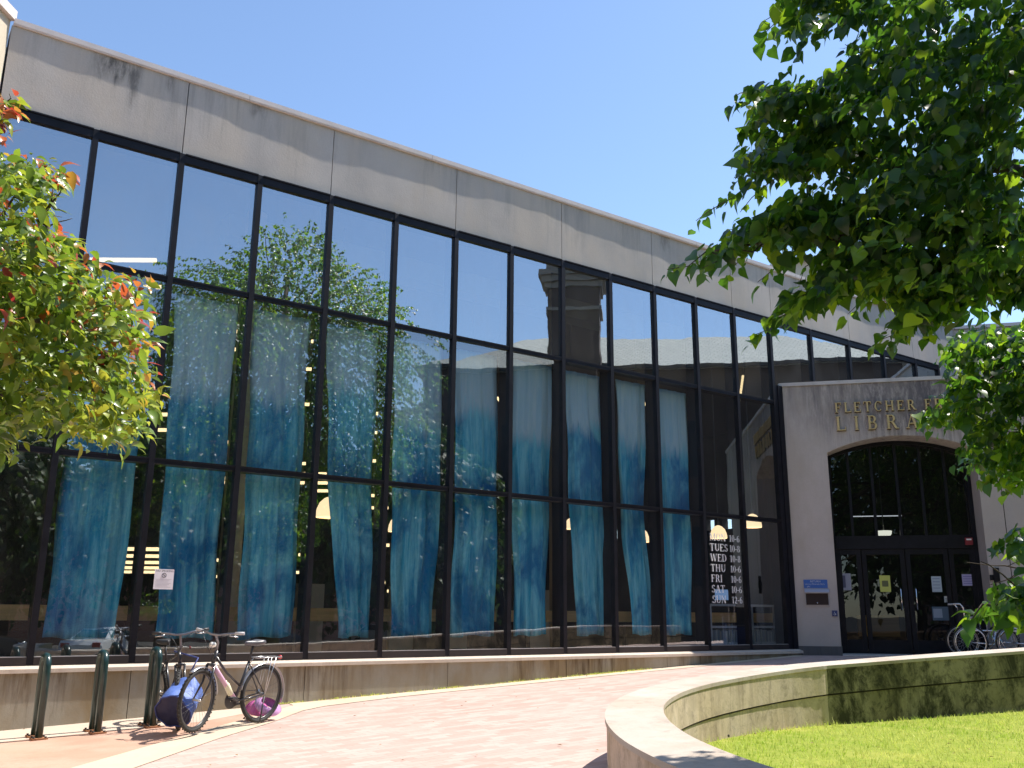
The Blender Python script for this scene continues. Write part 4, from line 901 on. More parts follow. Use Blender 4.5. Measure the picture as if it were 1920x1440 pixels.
    MB().lathe([(.01, 0), (.045, .003), (.04, .01), (.01, .012)], (0, -.06, r), Vector((0, 1, 0)), 16).tube([(0, -.055, r - .02), (.03, -.055, r - .09), (.05, -.055, r - .12)], .006, 6).build('derailleur', M_steel, t, local=True)
    if style == 'city':
        fn = mat('silver mudguard', (.5, .5, .52), .3, .6)
        for nm, cx, f, a0, a1 in (('rear_mudguard', 0, lambda x, y, z: (x, y, z), 10, 200), ('front_mudguard', L, st, 60, 175)):
            m = MB(); q = 16
            vs = [f(cx + (r + .022) * math.cos(R(a0 + (a1 - a0) * k / q)), y, r + (r + .022 - abs(y) * .25) * math.sin(R(a0 + (a1 - a0) * k / q))) for k in range(q + 1) for y in (-.026, 0, .026)]
            m.add(vs, [(k * 3 + j, k * 3 + j + 1, k * 3 + j + 4, k * 3 + j + 3) for k in range(q) for j in (0, 1)], 0, True); o = m.build(nm, fn, t, local=True, normals=False); o.modifiers.new('thickness', 'SOLIDIFY').thickness = .002
        rk = MB()
        for y in (-.06, .06): rk.tube([(.20, y, .765), (-.22, y, .765)], .006, 6).tube([(-.12, y, .765), (.0, y * .95, r)], .005, 6).tube([(-.04, y, .765), (.01, y * .95, r)], .005, 6)
        for x in (.2, .08, -.04, -.16, -.22): rk.tube([(x, -.06, .765), (x, .06, .765)], .005, 6)
        rk.tube([(.2, 0, .765), (.25, 0, .70)], .005, 6); rk = rk.build('luggage_rack', M_steel, t, local=True)
        MB().lathe([(.0, 0), (.024, .002), (.026, .02), (.0, .028)], (-.235, 0, .755), Vector((-1, 0, .1)), 12).build('rear_light', mat('red reflector', (.6, .02, .03), .2, coat=.5), t, local=True)
        MB().lathe([(.012, -.05), (.03, -.03), (.034, .02), (.0, .03)], st(hx + .03, 0, .93), Vector((math.cos(steer), math.sin(steer), 0)), 14).build('headlight', mat('lamp silver', (.85, .85, .8), .15, .3, coat=.6), t, local=True)
        MB().lathe([(0, 0), (.034, .005), (.035, .14), (.02, .165), (.02, .19), (0, .195)], (.50, 0, .36), Vector((.58, 0, .8)), 16).build('water_bottle', mat('cream bottle', (.80, .76, .55), .3), t, local=True)
        MB().tube([(.02, .07, r - .02), (.10, .12, .03)], .008, 8).build('kickstand', M_plastic, t, local=True)
    return t
bB = Vector((-2.75, 10.82, 0)); bB.z = gz(bB.x, bB.y) + .012
bicycle(bB, R(240), R(-4), 'dark bicycle with a pale pink down tube, a rear rack and a red reflector', 'city', R(14), 'bicycles locked at the racks').scale = (.91, .91, .91)
bA = Vector((-4.00, 11.30, 0)); bA.z = gz(bA.x, bA.y) + .012
bicycle(bA, R(305), R(5), 'black mountain bicycle with knobbly tyres beside the right hoop rack', 'mtb', R(-20), 'bicycles locked at the racks').scale = (.93, .93, .93)
# duffel bag
g = NG('blue nylon'); c = g.mix(g.rng(g.noise(g.coord(), 7, 5), .35, .65), (.075, .14, .42), (.12, .20, .52)); g.col(c); g.set(Roughness=.55); g.bump(g.noise(g.coord((1, 1, 3)), 8, 5, .6), .6, .02); M_nylon = g.m
DB = at(341, 1311, 10.25); dx_ = (at(322, 1340, 9.95) - at(360, 1286, 10.35)).normalized()
bag = thing('duffel_bag', 'bulging blue cylindrical bag with a dark navy end hung on the black bicycle', 'bag', DB)
m = MB(); nn = 28; L2 = .205; e1 = dx_.orthogonal().normalized(); e2 = dx_.cross(e1); vs = []; rows = 22
for j in range(rows + 1):
    t_ = j / rows; h = -L2 + 2 * L2 * t_; rr = .178 * (1 - .10 * (1 - t_)) * min(1, (.35 + t_ * 6) ** .6)
    for q in range(nn):
        a = 2 * math.pi * q / nn; k = 1 + .05 * math.sin(3 * a + h * 14) + .04 * abs(math.sin(4 * a - h * 19 + 1)) + .03 * math.sin(9 * a + 26 * h) - .05 * math.exp(-((h + .03) / .02) ** 2)
        vs.append(DB + dx_ * (h + .01 * math.sin(5 * a)) + (e1 * math.cos(a) + e2 * math.sin(a)) * rr * k)
m.add(vs, [(j * nn + q, j * nn + (q + 1) % nn, (j + 1) * nn + (q + 1) % nn, (j + 1) * nn + q) for j in range(rows) for q in range(nn)], 0, True); m.add([vs[q] for q in range(nn)], [tuple(range(nn))])
m.build('body', M_nylon, bag)
vs2 = [DB + (v_ - DB - dx_ * L2) * 1.0 + dx_ * L2 for v_ in vs[-nn:]]; ec = DB + dx_ * (L2 + .03)
MB().add([v_ + dx_ * .001 for v_ in vs2] + [ec + (v_ - ec) * .6 + dx_ * .0 for v_ in vs2] + [ec + dx_ * .012], [(q, (q + 1) % nn, nn + (q + 1) % nn, nn + q) for q in range(nn)] + [(nn + q, nn + (q + 1) % nn, 2 * nn) for q in range(nn)], 0, True).build('end_panel', mat('dark navy nylon', (.012, .016, .06), .6), bag)
MB().tube([DB - dx_ * .18 + Vector((0, 0, .17)), DB - dx_ * .12 + Vector((.05, .12, .34)), Vector((-3.70, 10.72, .98))], .009, 8).build('strap', mat('strap blue', (.04, .06, .22), .7), bag)
MB().tube([vs2[q] + (vs2[q] - DB).normalized() * .004 for q in range(nn)], .008, 6, closed=True).build('piping', mat('strap blue', (.04, .06, .22), .7), bag)
# helmet on the ground behind the rear wheel
HP = Vector((-2.84, 11.12, 0)); HP.z = gz(HP.x, HP.y) + .012
hel = thing('bicycle_helmet', 'pink and lilac bicycle helmet lying on the paving behind the rear wheel', 'helmet', HP)
m = MB(); rows, nn = 9, 28; vs = []
for j in range(rows + 1):
    a = R(90 * j / rows)
    for q in range(nn):
        b = 2 * math.pi * q / nn; vs.append(HP + Vector((.135 * math.cos(a) * math.cos(b), .10 * math.cos(a) * math.sin(b), .05 + .14 * math.sin(a) - .03 * math.cos(b) * math.cos(a))))
fs = [(j * nn + q, j * nn + (q + 1) % nn, (j + 1) * nn + (q + 1) % nn, (j + 1) * nn + q) for j in range(rows) for q in range(nn) if not (1 < j < 7 and (q % 7) in (2,))]
m.add(vs, fs, 0, True); o = m.build('shell', mat('helmet pink', (.60, .13, .36), .35, coat=.4), hel, normals=False); sm = o.modifiers.new('t', 'SOLIDIFY'); sm.thickness = -.015
MB().lathe([(.10, 0), (.14, .02), (.16, .06), (.10, .10)], HP + Vector((.10, -.02, .10)), Vector((.4, -.3, .8)), 18).build('rear_panel', mat('helmet lilac', (.62, .34, .66), .35, coat=.3), hel)
MB().tube([HP + Vector((-.1, .05, .06)), HP + Vector((-.15, -.02, .012)), HP + Vector((-.02, -.16, .010)), HP + Vector((.08, -.1, .05))], .006, 6).build('strap', M_plastic, hel)
# ================================================================ TREES
random.seed(21); rng = np.random.default_rng(5)
def leaf_mat(name, stops, trans, tcol, rough=.38):
    g = NG(name); a = g.n('ShaderNodeAttribute', attribute_name='rnd'); r_ = g.n('ShaderNodeValToRGB'); g.l(a.outputs['Fac'], r_.inputs[0])
    e = r_.color_ramp.elements; e[0].position, e[0].color = stops[0][0], (*stops[0][1], 1); e[1].position, e[1].color = stops[1][0], (*stops[1][1], 1)
    for p, c in stops[2:]: q = e.new(p); q.color = (*c, 1)
    g.col(r_.outputs[0]); g.set(Roughness=rough, Specular_IOR_Level=.5)
    t = g.n('ShaderNodeBsdfTranslucent'); g.l(g.mix(1.0, r_.outputs[0], tcol, 'MULTIPLY'), t.inputs[0]); mx = g.n('ShaderNodeMixShader'); mx.inputs[0].default_value = trans
    g.l(g.b.outputs[0], mx.inputs[1]); g.l(t.outputs[0], mx.inputs[2]); g.l(mx.outputs[0], g.t.nodes['Material Output'].inputs[0]); return g.m
M_leaf = leaf_mat('linden leaf', [(0, (.012, .034, .014)), (.6, (.022, .056, .018)), (1, (.070, .115, .024))], .37, (9.5, 8.6, 1.6))
M_leaf2 = leaf_mat('red tipped leaf', [(0, (.06, .11, .02)), (.45, (.17, .27, .035)), (.72, (.33, .38, .05)), (.82, (.42, .24, .05)), (.93, (.45, .10, .05)), (1, (.30, .03, .04))], .34, (2.0, 1.9, 1.2), .33)
M_leaf3 = leaf_mat('street tree leaf', [(0, (.020, .040, .014)), (.6, (.035, .070, .018)), (1, (.07, .115, .03))], .3, (2.2, 2.4, 1.0), .5)
M_bark = mat('tree bark', (.10, .075, .055), .9, noise=(9, .4, (1, 1, .3)), bump=(25, .6))
LEAF = np.array([(0, 0, 0), (0, .30, .03), (0, .64, .02), (0, 1.05, -.10), (-.28, -.07, .05), (-.46, .20, .10), (-.40, .47, .08), (-.19, .76, 0), (.28, -.07, .05), (.46, .20, .10), (.40, .47, .08), (.19, .76, 0)], float)
OVAL = np.array([(0, 0, 0), (0, .34, .03), (0, .68, .01), (0, 1.08, -.10), (-.13, .03, .04), (-.26, .28, .09), (-.25, .55, .07), (-.13, .82, -.01), (.13, .03, .04), (.26, .28, .09), (.25, .55, .07), (.13, .82, -.01)], float)
LQ = np.array([(0, 1, 5, 4), (1, 2, 6, 5), (2, 3, 7, 6), (0, 8, 9, 1), (1, 9, 10, 2), (2, 10, 11, 3)])
def unit(a): return a / np.maximum(np.linalg.norm(a, axis=-1, keepdims=True), 1e-9)
def leaf_mesh(name, P, A, Nn, size, rnd, tmpl, m_, parent):
    A = unit(A); Nn = unit(Nn - A * (Nn * A).sum(-1, keepdims=True)); X = np.cross(A, Nn)
    T = tmpl[None] * size[:, None, None]; fold = rng.uniform(.4, 2.4, len(P))[:, None]
    V = P[:, None] + X[:, None] * T[..., 0:1] * rng.uniform(.8, 1.12, len(P))[:, None, None] + A[:, None] * T[..., 1:2] + Nn[:, None] * (T[..., 2] * fold)[..., None]
    k = tmpl.shape[0]; F = (LQ[None] + (np.arange(len(P)) * k)[:, None, None]).reshape(-1, 4)
    off = np.array(root_loc(parent)[0]); return mesh_arrays(name, V.reshape(-1, 3) - off, F, 4, np.repeat(rnd, k), m_, parent)
def twigs(P, D, n, step, size, droop=.75, jit=.4, side=.55):
    """n leaves along each twig that starts at P and runs along D"""
    M = len(P); D = unit(D); t = np.arange(n)[None, :, None]; sag = np.array([0, 0, -1.0]); P = P - D * step * (n - 1) * .62 + np.array([0, 0, size * .45])
    pos = P[:, None] + D[:, None] * t * step + sag * (t * step) ** 2 * .9 + rng.normal(0, step * .3, (M, n, 3))
    sd_ = unit(np.cross(D, sag))[:, None] * (np.where(np.arange(n) % 2, 1, -1)[None, :, None])
    ax = D[:, None] * .45 + sd_ * side + sag * droop + rng.normal(0, jit, (M, n, 3))
    nr = rng.normal(0, .45, (M, n, 3)) + np.array([0, 0, .75]) + D[:, None] * .5
    return pos.reshape(-1, 3), ax.reshape(-1, 3), nr.reshape(-1, 3), size * rng.uniform(.5, 1.25, M * n)
def in_poly(poly, n, wts=None):
    xs = [p[0] for p in poly]; ys = [p[1] for p in poly]; out = []
    while len(out) < n:
        x, y = random.uniform(min(xs), max(xs)), random.uniform(min(ys), max(ys))
        if point_in(poly, x, y): out.append((x, y))
    return out
def bough(m, a, b, r0, r1, sag=.1, n=8, wig=.06):
    a, b = Vector(a), Vector(b); P = []
    for i in range(n + 1):
        t = i / n; p = a.lerp(b, t); p.z += sag * math.sin(t * math.pi) ; p += Vector((random.gauss(0, wig), random.gauss(0, wig), random.gauss(0, wig))) * (1 if 0 < i < n else 0); P.append(p)
    m.tube(P, [r0 + (r1 - r0) * i / n for i in range(n + 1)], 8); return P

# ---- the big green tree at the right
TR = thing('green_tree', 'big dark green broadleaf tree hanging in from the right', 'tree', (9.3, 4.4, .3))
wood = MB(); trunk = [(9.3, 4.4, .25), (9.25, 4.4, 1.2), (9.1, 4.5, 3.0), (8.9, 4.6, 5.2), (8.95, 4.5, 8), (9.1, 4.4, 11.5)]
wood.tube(trunk, [.34, .26, .23, .20, .14, .04], 14); wood.build('trunk', M_bark, TR)
regions = [  # polygon in the picture, depth range, twigs, where the bough comes in
 ([(1640, -40), (1985, -40), (1960, 200), (1925, 300), (1925, 520), (1900, 500), (1850, 525), (1790, 500), (1700, 555), (1650, 500), (1590, 480), (1600, 400), (1585, 330), (1560, 240), (1530, 200), (1560, 150), (1610, 90)], 4.5, 6.3, 500),
 ([(1478, -30), (1495, 20), (1505, 70), (1520, 90), (1560, 60), (1640, 30), (1640, -30)], 4.7, 5.3, 34),
 ([(1420, 165), (1480, 165), (1560, 190), (1600, 310), (1530, 320), (1460, 315), (1385, 325), (1400, 285), (1440, 235), (1430, 190)], 5.0, 6.0, 105),
 ([(1345, 455), (1400, 420), (1450, 395), (1520, 380), (1600, 390), (1620, 420), (1560, 440), (1500, 455), (1430, 440), (1360, 470)], 5.0, 5.8, 80),
 ([(1490, 570), (1510, 520), (1580, 470), (1700, 470), (1760, 520), (1700, 545), (1640, 530), (1560, 545), (1510, 580)], 5.0, 6.0, 78),
 ([(1690, 560), (1700, 530), (1800, 515), (1800, 580), (1750, 610), (1720, 600)], 5.0, 5.8, 42),
 ([(1830, 480), (1960, 480), (1960, 560), (1900, 560), (1850, 530)], 5.2, 6.0, 30)]
br_m = MB(); LP, LD = [], []
for poly, y0, y1, n in regions:
    for (x, y) in in_poly(poly, n): LP.append(at(x, y, random.uniform(y0, y1))); LD.append((-1 + random.gauss(0, .35), random.gauss(0, .5), -.12 + random.gauss(0, .3)))
main_a = Vector((8.95, 4.5, 5.0)); EX, EXD = [], []
for (a, b, r0) in (((1960, 120, 5.9), (1420, 200, 5.4), .05), ((2000, 340, 5.9), (1400, 330, 5.6), .045), ((2000, 440, 5.8), (1340, 470, 5.4), .045), ((2010, 520, 5.9), (1490, 575, 5.5), .04), ((1990, 430, 5.6), (1735, 610, 5.4), .03), ((1960, -60, 5.5), (1485, 30, 5.0), .035)):
    A, B = at(*a), at(*b); Pb = bough(br_m, main_a + Vector((0, 0, random.uniform(-.8, 1.5))), A, .09, r0, .5, 10, .05)
    for _ in range(70):
        q = Pb[random.randint(2, 10)] + Vector((random.gauss(0, .35), random.gauss(0, .30), random.gauss(.05, .30))); EX.append(q); EXD.append((-1 + random.gauss(0, .5), random.gauss(0, .6), random.gauss(-.1, .3)))
    P = bough(br_m, A, B, r0, .006, .12, 14, .025)
    for k in range(2, 14):
        for s_ in (-1, 1):
            q = P[k] + Vector((-.30 + random.gauss(0, .1), s_ * random.uniform(.15, .35), random.gauss(-.08, .12))); bough(br_m, P[k], q, .006, .002, .02, 4, .02); LP.append(P[k].lerp(q, .8)); LD.append(tuple(q - P[k])); LP.append(P[k].lerp(q, .4)); LD.append(tuple(q - P[k]))
a, b, c, d = twigs(np.array(LP), np.array(LD), 9, .040, .090)
low = MB(); LP2, LD2 = [], []
for poly, y0, y1, n in (([(1775, 680), (1800, 610), (1870, 625), (1985, 610), (1985, 900), (1880, 915), (1820, 880), (1800, 850), (1850, 790), (1740, 800), (1735, 775), (1790, 720)], 7.2, 8.3, 330), ([(1900, 1000), (1925, 985), (1925, 1030), (1895, 1030)], 5.2, 5.7, 6), ([(1830, 1165), (1860, 1120), (1930, 1085), (1985, 1080), (1985, 1165), (1850, 1175)], 5.3, 5.9, 46)):
    for (x, y) in in_poly(poly, n): LP2.append(at(x, y, random.uniform(y0, y1))); LD2.append((-1 + random.gauss(0, .4), -.2 + random.gauss(0, .5), -.1 + random.gauss(0, .3)))
for (p0, p1) in (((2050, 640, 7.6), (1760, 770, 7.5)), ((2050, 780, 8.0), (1820, 880, 7.9)), ((2050, 700, 7.8), (1790, 720, 7.3)), ((2060, 1020, 5.8), (1820, 1165, 5.6))):
    A, B = at(*p0), at(*p1); Pb = bough(br_m, Vector((9.1, 4.5, 3.2)), A, .05, .022, .25, 10, .05)
    for _ in range(34):
        q = Pb[random.randint(2, 9)] + Vector((random.gauss(0, .3), random.gauss(0, .3), random.gauss(0, .25))); EX.append(q); EXD.append((-1 + random.gauss(0, .5), random.gauss(0, .6), random.gauss(-.1, .3)))
    P = bough(br_m, A, B, .022, .004, .06, 10, .02)
    for k in range(3, 9, 2):
        for s_ in (-1, 1): bough(br_m, P[k], P[k] + Vector((-.25 + random.gauss(0, .1), s_ * random.uniform(.15, .35), random.gauss(-.05, .15))), .006, .002, .02, 3, .02)
a2, b2, c2, d2 = twigs(np.array(LP2), np.array(LD2), 8, .042, .094)
# the canopy above and beyond the frame, which shades the leaves in view and shows in the glass
def shell(c0, r, n, inner=.35):
    d_ = unit(rng.normal(0, 1, (n, 3))); k = rng.uniform(inner ** 3, 1, n) ** (1 / 3)
    lump = 1 + .16 * np.sin(d_[:, 0] * 5 + 1) * np.sin(d_[:, 1] * 6 + 2) + .12 * np.sin(d_[:, 2] * 8 + d_[:, 0] * 4)
    return np.array(c0) + d_ * np.array(r) * (k * lump)[:, None], d_ + np.array([0, 0, -.3])
cp, cd = shell((9.3, 4.4, 8.0), (4.1, 4.1, 4.6), 6800); cp2, cd2 = shell((3.9, 6.0, 8.1), (1.7, 1.7, 1.5), 260, .1); cp3, cd3 = shell((6.4, 5.0, 8.6), (2.2, 2.0, 1.6), 260, .1)
def clear(p):  # keep the view window open
    pr = np.array([(960 + FPX * (q[0]) / max(.1, q[1] * math.cos(PITCH) + (q[2] - EYE) * math.sin(PITCH)), 720 - FPX * (-q[1] * math.sin(PITCH) + (q[2] - EYE) * math.cos(PITCH)) / max(.1, q[1] * math.cos(PITCH) + (q[2] - EYE) * math.sin(PITCH))) for q in p])
    return ~((pr[:, 0] > -100) & (pr[:, 0] < 2000) & (pr[:, 1] > -90) & (pr[:, 1] < 1500))
ex = np.array([tuple(q) for q in EX]); exd = np.array(EXD); okx = clear(ex); ex, exd = ex[okx], exd[okx]
cp_, cd_ = np.vstack([cp, cp2, cp3, ex]), np.vstack([cd, cd2, cd3, exd])
a3, b3, c3, d3 = twigs(cp_, cd_, 10, .05, .088)
for k in range(26):
    i = rng.integers(0, len(cp)); zb = random.uniform(3.5, 9.5); bough(br_m, (8.95, 4.5, zb), tuple(cp[i]), .05, .008, .3, 8, .08)
for q in ((3.9, 6.0, 8.1), (6.4, 5.0, 8.6)): bough(br_m, (8.95, 4.5, 7), q, .08, .02, .4, 10, .05)
br_m.build('branch', M_bark, TR)
PP, AA, NN, SS = np.vstack([a, a2, a3]), np.vstack([b, b2, b3]), np.vstack([c, c2, c3]), np.concatenate([d, d2, d3])
vis = np.array([gz(q[0], q[1]) + .25 < q[2] for q in PP]); PP, AA, NN, SS = PP[vis], AA[vis], NN[vis], SS[vis]
leaf_mesh('crown', PP, AA, NN, SS, rng.uniform(0, 1, len(PP)), LEAF, M_leaf, TR)

# ---- the red tipped tree at the left
TL = thing('red_tipped_tree', 'sunlit small tree at the left with red and orange young leaves', 'tree', (-3.9, 3.2, .05))
wood = MB().tube([(-3.9, 3.2, 0), (-3.85, 3.25, .8), (-3.7, 3.4, 1.5), (-3.3, 3.7, 2.3), (-3.0, 3.9, 3.2), (-2.9, 4.0, 4.6)], [.14, .11, .09, .07, .05, .02], 12); wood.build('trunk', M_bark, TL)
poly = [(-90, 320), (60, 315), (120, 325), (110, 350), (80, 390), (60, 430), (110, 450), (150, 485), (190, 515), (240, 535), (265, 560), (268, 610), (255, 650), (280, 715), (285, 750), (250, 790), (262, 825), (215, 835), (150, 830), (90, 810), (40, 810), (-10, 860), (-90, 870)]
LP, LD, tip = [], [], []
for (x, y) in in_poly(poly, 760): LP.append(at(x, y, random.uniform(3.3, 4.5))); LD.append((1 + random.gauss(0, .5), random.gauss(-.2, .6), random.gauss(.05, .5))); tip.append(x)
for (x, y) in in_poly([(-40, 175), (15, 185), (22, 215), (5, 290), (-40, 300)], 16): LP.append(at(x, y, random.uniform(3.7, 4.0))); LD.append((.6, -.1, random.gauss(.5, .3))); tip.append(400)
for (x, y) in ((100, 320), (118, 330), (100, 440), (255, 545), (262, 600), (270, 640), (285, 735), (235, 560), (180, 500), (60, 310), (75, 400), (20, 300), (280, 760), (255, 800), (130, 470), (265, 520)):
    for _ in range(2): LP.append(at(x - 12, y + 6, random.uniform(3.6, 4.2))); LD.append((1, -.2, random.gauss(.35, .3))); tip.append(420)
a, b, c, d = twigs(np.array(LP), np.array(LD), 8, .027, .064, .45, .45, .6)
lx = np.repeat(np.array(tip, float), 8); pos_in = np.tile(np.arange(8), len(LP)); rn = rng.uniform(0, .74, len(a))
red = rng.uniform(0, 1, len(a)) < (.03 + .10 * (lx > 150) + .40 * (lx > 390) + .14 * (pos_in > 5)); rn[red] = rng.uniform(.78, 1, red.sum())
rn[(a[:, 2] < 2.35) & red] *= .8
cp, cd = shell((-4.6, 3.4, 3.1), (1.5, 1.3, 1.5), 330, .2); ok = np.array([not (point_in([(-95, 0), (1920, 0), (1920, 1440), (-95, 1440)], 960 + FPX * q[0] / (q[1] * math.cos(PITCH) + (q[2] - EYE) * math.sin(PITCH)), 700)) for q in cp]); cp, cd = cp[ok], cd[ok]
a3, b3, c3, d3 = twigs(cp, cd, 8, .03, .06, .45, .45, .6)
leaf_mesh('crown', np.vstack([a, a3]), np.vstack([b, b3]), np.vstack([c, c3]), np.concatenate([d, d3]), np.concatenate([rn, rng.uniform(0, .8, len(a3))]), OVAL, M_leaf2, TL)
br_m = MB()
for (p0, p1) in (((-150, 620, 3.8), (40, 360, 3.9)), ((-150, 700, 3.8), (230, 570, 3.9)), ((-150, 760, 3.8), (250, 745, 3.9)), ((-160, 760, 3.8), (150, 640, 3.9)), ((-150, 500, 3.7), (5, 215, 3.9)), ((-150, 820, 3.7), (60, 780, 3.8)), ((40, 600, 3.9), (100, 350, 3.9))):
    P = bough(br_m, at(*p0), at(*p1), .022, .003, .05, 10, .02)
    for k in range(2, 11, 1): bough(br_m, P[k], P[k] + Vector((random.uniform(.02, .10), random.uniform(-.12, .12), random.uniform(-.05, .08))), .004, .0015, .01, 3, .01)
br_m.build('branch', M_bark, TL)

# ---- trees and things across the street that the glass mirrors
def far_tree(x, y, z, h, r, n, lb):
    t = thing('street_tree', lb, 'tree', (x, y, z), group='trees across the street')
    MB().tube([(x, y, z), (x + .1, y, z + h * .3), (x, y + .2, z + h * .6), (x, y, z + h * .92)], [.3, .22, .15, .03], 10).build('trunk', M_bark, t)
    p, dd = shell((x, y, z + h * .6), (r, r, h * .42), n); a_, b_, c_, d_ = twigs(p, dd, 9, .13, .34); leaf_mesh('crown', a_, b_, c_, d_, rng.uniform(0, 1, len(a_)), LEAF, M_leaf3, t)
far_tree(23.5, -10.6, -.6, 12, 4.6, 900, 'round green tree across the street, mirrored in the glass behind the cars')
far_tree(29, -14, -1, 13.5, 5.4, 900, 'tall green tree beyond the parked cars')
far_tree(17, -17, -.9, 13, 5.0, 800, 'broad green tree at the far left of the street')
far_tree(29.5, -6.5, -1, 11, 4.0, 800, 'low green tree beside the brick church')
far_tree(24, -21, -1, 13, 5.2, 700, 'second broad green tree at the far left of the street')
far_tree(-3, -9, -.3, 11, 4.4, 800, 'dense green tree behind the path, mirrored in the entrance doors')
far_tree(6, -12, -.4, 12, 5.0, 900, 'tall dense tree behind the path, mirrored in the fanlight')
far_tree(-11, -8, -.3, 11, 4.4, 600, 'green tree at the near end of the path')
far_tree(25.5, 1.6, -.8, 10.5, 4.0, 800, 'green tree in front of the church, right of the gap')
far_tree(33, -2.5, -1, 13.5, 4.6, 800, 'second tree in front of the church, its crown against the sky')
far_tree(8, -22, -1, 13, 5.2, 600, 'wide green tree at the end of the street')
BLOCKER = thing('horizon_blocker', 'long dark brick block added to hide the bright horizon from the glass', 'building', (30, -34, -1))  # added block, keeps bright horizon sky out of the window reflections
Bx('wall', M_rbrick, BLOCKER, -20, 62, -1, 0, -1.2, 10, lambda a, b, z: Vector((34, -26, 0)) + Vector((.86, .51, 0)) * (a - 14) + Vector((.51, -.86, 0)) * b + Vector((0, 0, z)))

CH = thing('brick_church', 'dark brick church with a shingled hip roof and a corniced square tower', 'building', (38, 8, -1))
Tt = Vector((.208, .978, 0)); Tn = Vector((-.978, .208, 0)); Q0 = Vector((37.5, 7, 0))
def chf(t_, n_, z): return Q0 + Tt * t_ + Tn * n_ + Vector((0, 0, z))
g = NG('dark brick'); g.col(g.mix(g.noise(g.coord(), 14, 6), (.045, .028, .022), (.085, .055, .042))); g.set(Roughness=.9); M_dbrick = g.m
g = NG('shingle roof'); w_ = g.n('ShaderNodeTexBrick', i_Scale=1.0, i_Mortar_Size=.02, i_Brick_Width=.5, i_Row_Height=.22); w_.inputs['Color1'].default_value = (.46, .48, .44, 1); w_.inputs['Color2'].default_value = (.54, .55, .50, 1); w_.inputs['Mortar'].default_value = (.24, .25, .23, 1); g.l(g.coord(rot=(0, 0, R(78))), w_.inputs['Vector']); g.col(w_.outputs[0]); g.set(Roughness=.9); M_shing = g.m
Bx('wall', M_dbrick, CH, -10.3, 17, -16, 0, -1.2, 15.4, chf)
m = MB(); e = [chf(-10.9, .6, 15.41), chf(17.6, .6, 15.41), chf(17.6, -16.6, 15.41), chf(-10.9, -16.6, 15.41)]; rd = [chf(-4.5, -5.5, 18.9), chf(11, -5.5, 18.9), chf(11, -10.5, 18.9), chf(-4.5, -10.5, 18.9)]
m.add(e + rd, [(0, 1, 5, 4), (1, 2, 6, 5), (2, 3, 7, 6), (3, 0, 4, 7), (4, 5, 6, 7), (3, 2, 1, 0)]); m.build('roof', M_shing, CH)
Bx('gutter', M_dark, CH, -10.9, 17.6, .61, .75, 15.3, 15.5, chf)
for t_ in (-8.5, -5.2, 2.2, 5.5, 8.8, 12.1, 15):
    for z0 in (3, 9):
        w_ = Bx('window', M_black, CH, t_ - .6, t_ + .6, .002, .06, z0, z0 + 3.2, chf); Bx('frame', M_dark, w_, t_ - .7, t_ + .7, .002, .10, z0 - .14, z0 - .002, chf)
tw = Bx('tower', M_dbrick, CH, -2.5, .10, .01, 2.4, -1.2, 19.6, chf)
for z0, z1, o_ in ((19.61, 19.9, .14), (19.91, 20.25, .30), (20.26, 20.6, .46), (20.61, 21.0, .12), (18.2, 18.4, .12)): Bx('cornice', mat('tower stone', (.22, .19, .16), .9), tw, -2.5 - o_, .10 + o_, -.0 if z0 > 19 else .03, 2.4 + o_, z0, z1, chf)

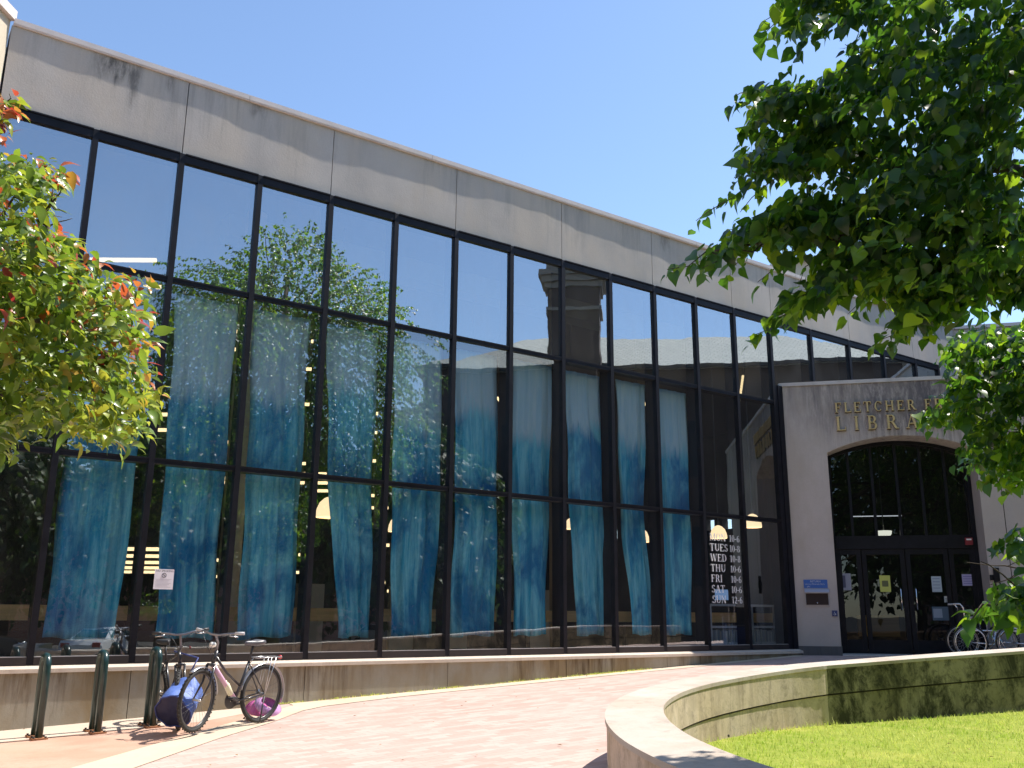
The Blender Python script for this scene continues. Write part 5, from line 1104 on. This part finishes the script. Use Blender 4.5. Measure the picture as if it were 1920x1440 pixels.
def car(loc, rz, body, lb):
    t = thing('parked_car', lb, 'car', loc, rz, 'cars parked across the street')
    prof = [(-2.15, .35), (-2.2, .75), (-2.05, .95), (-1.35, 1.02), (-.75, 1.40), (.35, 1.43), (1.15, 1.02), (2.0, .85), (2.18, .62), (2.15, .32)]
    bp = [(-2.15, .32), (-2.2, .75), (-2.05, .93), (-1.30, 1.0), (1.15, .99), (2.0, .83), (2.18, .60), (2.15, .32)]
    bodyo = MB().prism(bp, -.86, .86, ident, 'y').build('body', body, t, .06, local=True)
    ca = [(-1.38, 1.003), (-.78, 1.40), (.32, 1.43), (1.12, 1.003)]
    m = MB(); lo = [(-1.45, 1.003), (1.2, 1.003)]; m.add([(-1.45, -.8, 1.003), (1.2, -.8, 1.003), (1.2, .8, 1.003), (-1.45, .8, 1.003), (-.75, -.62, 1.42), (.30, -.62, 1.42), (.30, .62, 1.42), (-.75, .62, 1.42)], [(0, 1, 5, 4), (1, 2, 6, 5), (2, 3, 7, 6), (3, 0, 4, 7), (4, 5, 6, 7)]); m.build('cabin', body, t, .04, local=True)
    M_cg = mat('car glass', (.03, .05, .06), .05, spec=.8)
    for s_ in (-1, 1): MB().add([(-1.18, s_ * .785, 1.06), (.95, s_ * .785, 1.06), (.28, s_ * .665, 1.37), (-.68, s_ * .665, 1.37)], [(0, 1, 2, 3)]).build('side_window', M_cg, t, local=True)
    MB().add([(1.14, -.70, 1.06), (1.14, .70, 1.06), (.40, .57, 1.40), (.40, -.57, 1.40)], [(0, 1, 2, 3)]).build('windscreen', M_cg, t, local=True)
    MB().add([(-1.42, -.70, 1.06), (-1.42, .70, 1.06), (-.84, .57, 1.39), (-.84, -.57, 1.39)], [(0, 1, 2, 3)]).build('rear_window', M_cg, t, local=True)
    for x in (-1.35, 1.35):
        for y in (-.80, .80):
            w = MB().lathe([(.20, -.11), (.31, -.10), (.33, -.05), (.33, .05), (.31, .10), (.20, .11)], (x, y, .33), Vector((0, 1, 0)), 24).build('wheel', M_rubber, t, local=True); MB().lathe([(0, -.115), (.2, -.105), (.2, .105), (0, .115)], (x, y, .33), Vector((0, 1, 0)), 12).build('rim', M_steel, w, local=True)
    for y in (-.62, .62): MB().lathe([(.0, .03), (.11, .02), (.12, -.04)], (2.12, y, .66), Vector((1, 0, .15)), 12).build('headlight', M_chrome, t, local=True); MB().box(-2.2, -2.12, y - .16, y + .16, .68, .84).build('tail_light', mat('tail red', (.4, .02, .02), .3), t, local=True)
    return t
paint = lambda n_, c: mat(n_, c, .3, 0, coat=.7)
car((18.1, -9.4, -.60), R(-20), paint('silver paint', (.80, .81, .82)), 'silver car parked across the street, mirrored in the lowest left pane')
car((14.0, -12.3, -.60), R(50), paint('black paint', (.015, .015, .02)), 'black car parked to the left of the silver one')
car((23.5, -5.0, -.62), R(48), paint('grey paint', (.12, .13, .15)), 'dark grey car parked to the right of the silver one')
car((34.5, -5.0, -.53), R(60), paint('white car paint', (.7, .7, .7)), 'white car parked in front of the brick church')
# street bench and rack bikes mirrored low in the glass
pb = thing('park_bench', 'dark slatted bench on the far side of the lawn', 'bench', (13.6, 1.0, -.1), R(140))
for z0, y0 in ((.45, -.18), (.45, 0), (.45, .18)): MB().box(-.8, .8, y0 - .07, y0 + .07, z0, z0 + .035).build('seat', M_blackb, pb, .005, local=True)
for z0 in (.62, .78): MB().box(-.8, .8, .27, .30, z0, z0 + .1).build('backrest', M_blackb, pb, .005, local=True)
for x in (-.65, .65): MB().tube([(x, -.24, 0), (x, -.22, .44), (x, .25, .44), (x, .3, .9)], .02, 8).tube([(x, .25, .44), (x, .32, 0)], .02, 8).build('leg', M_black, pb, local=True)
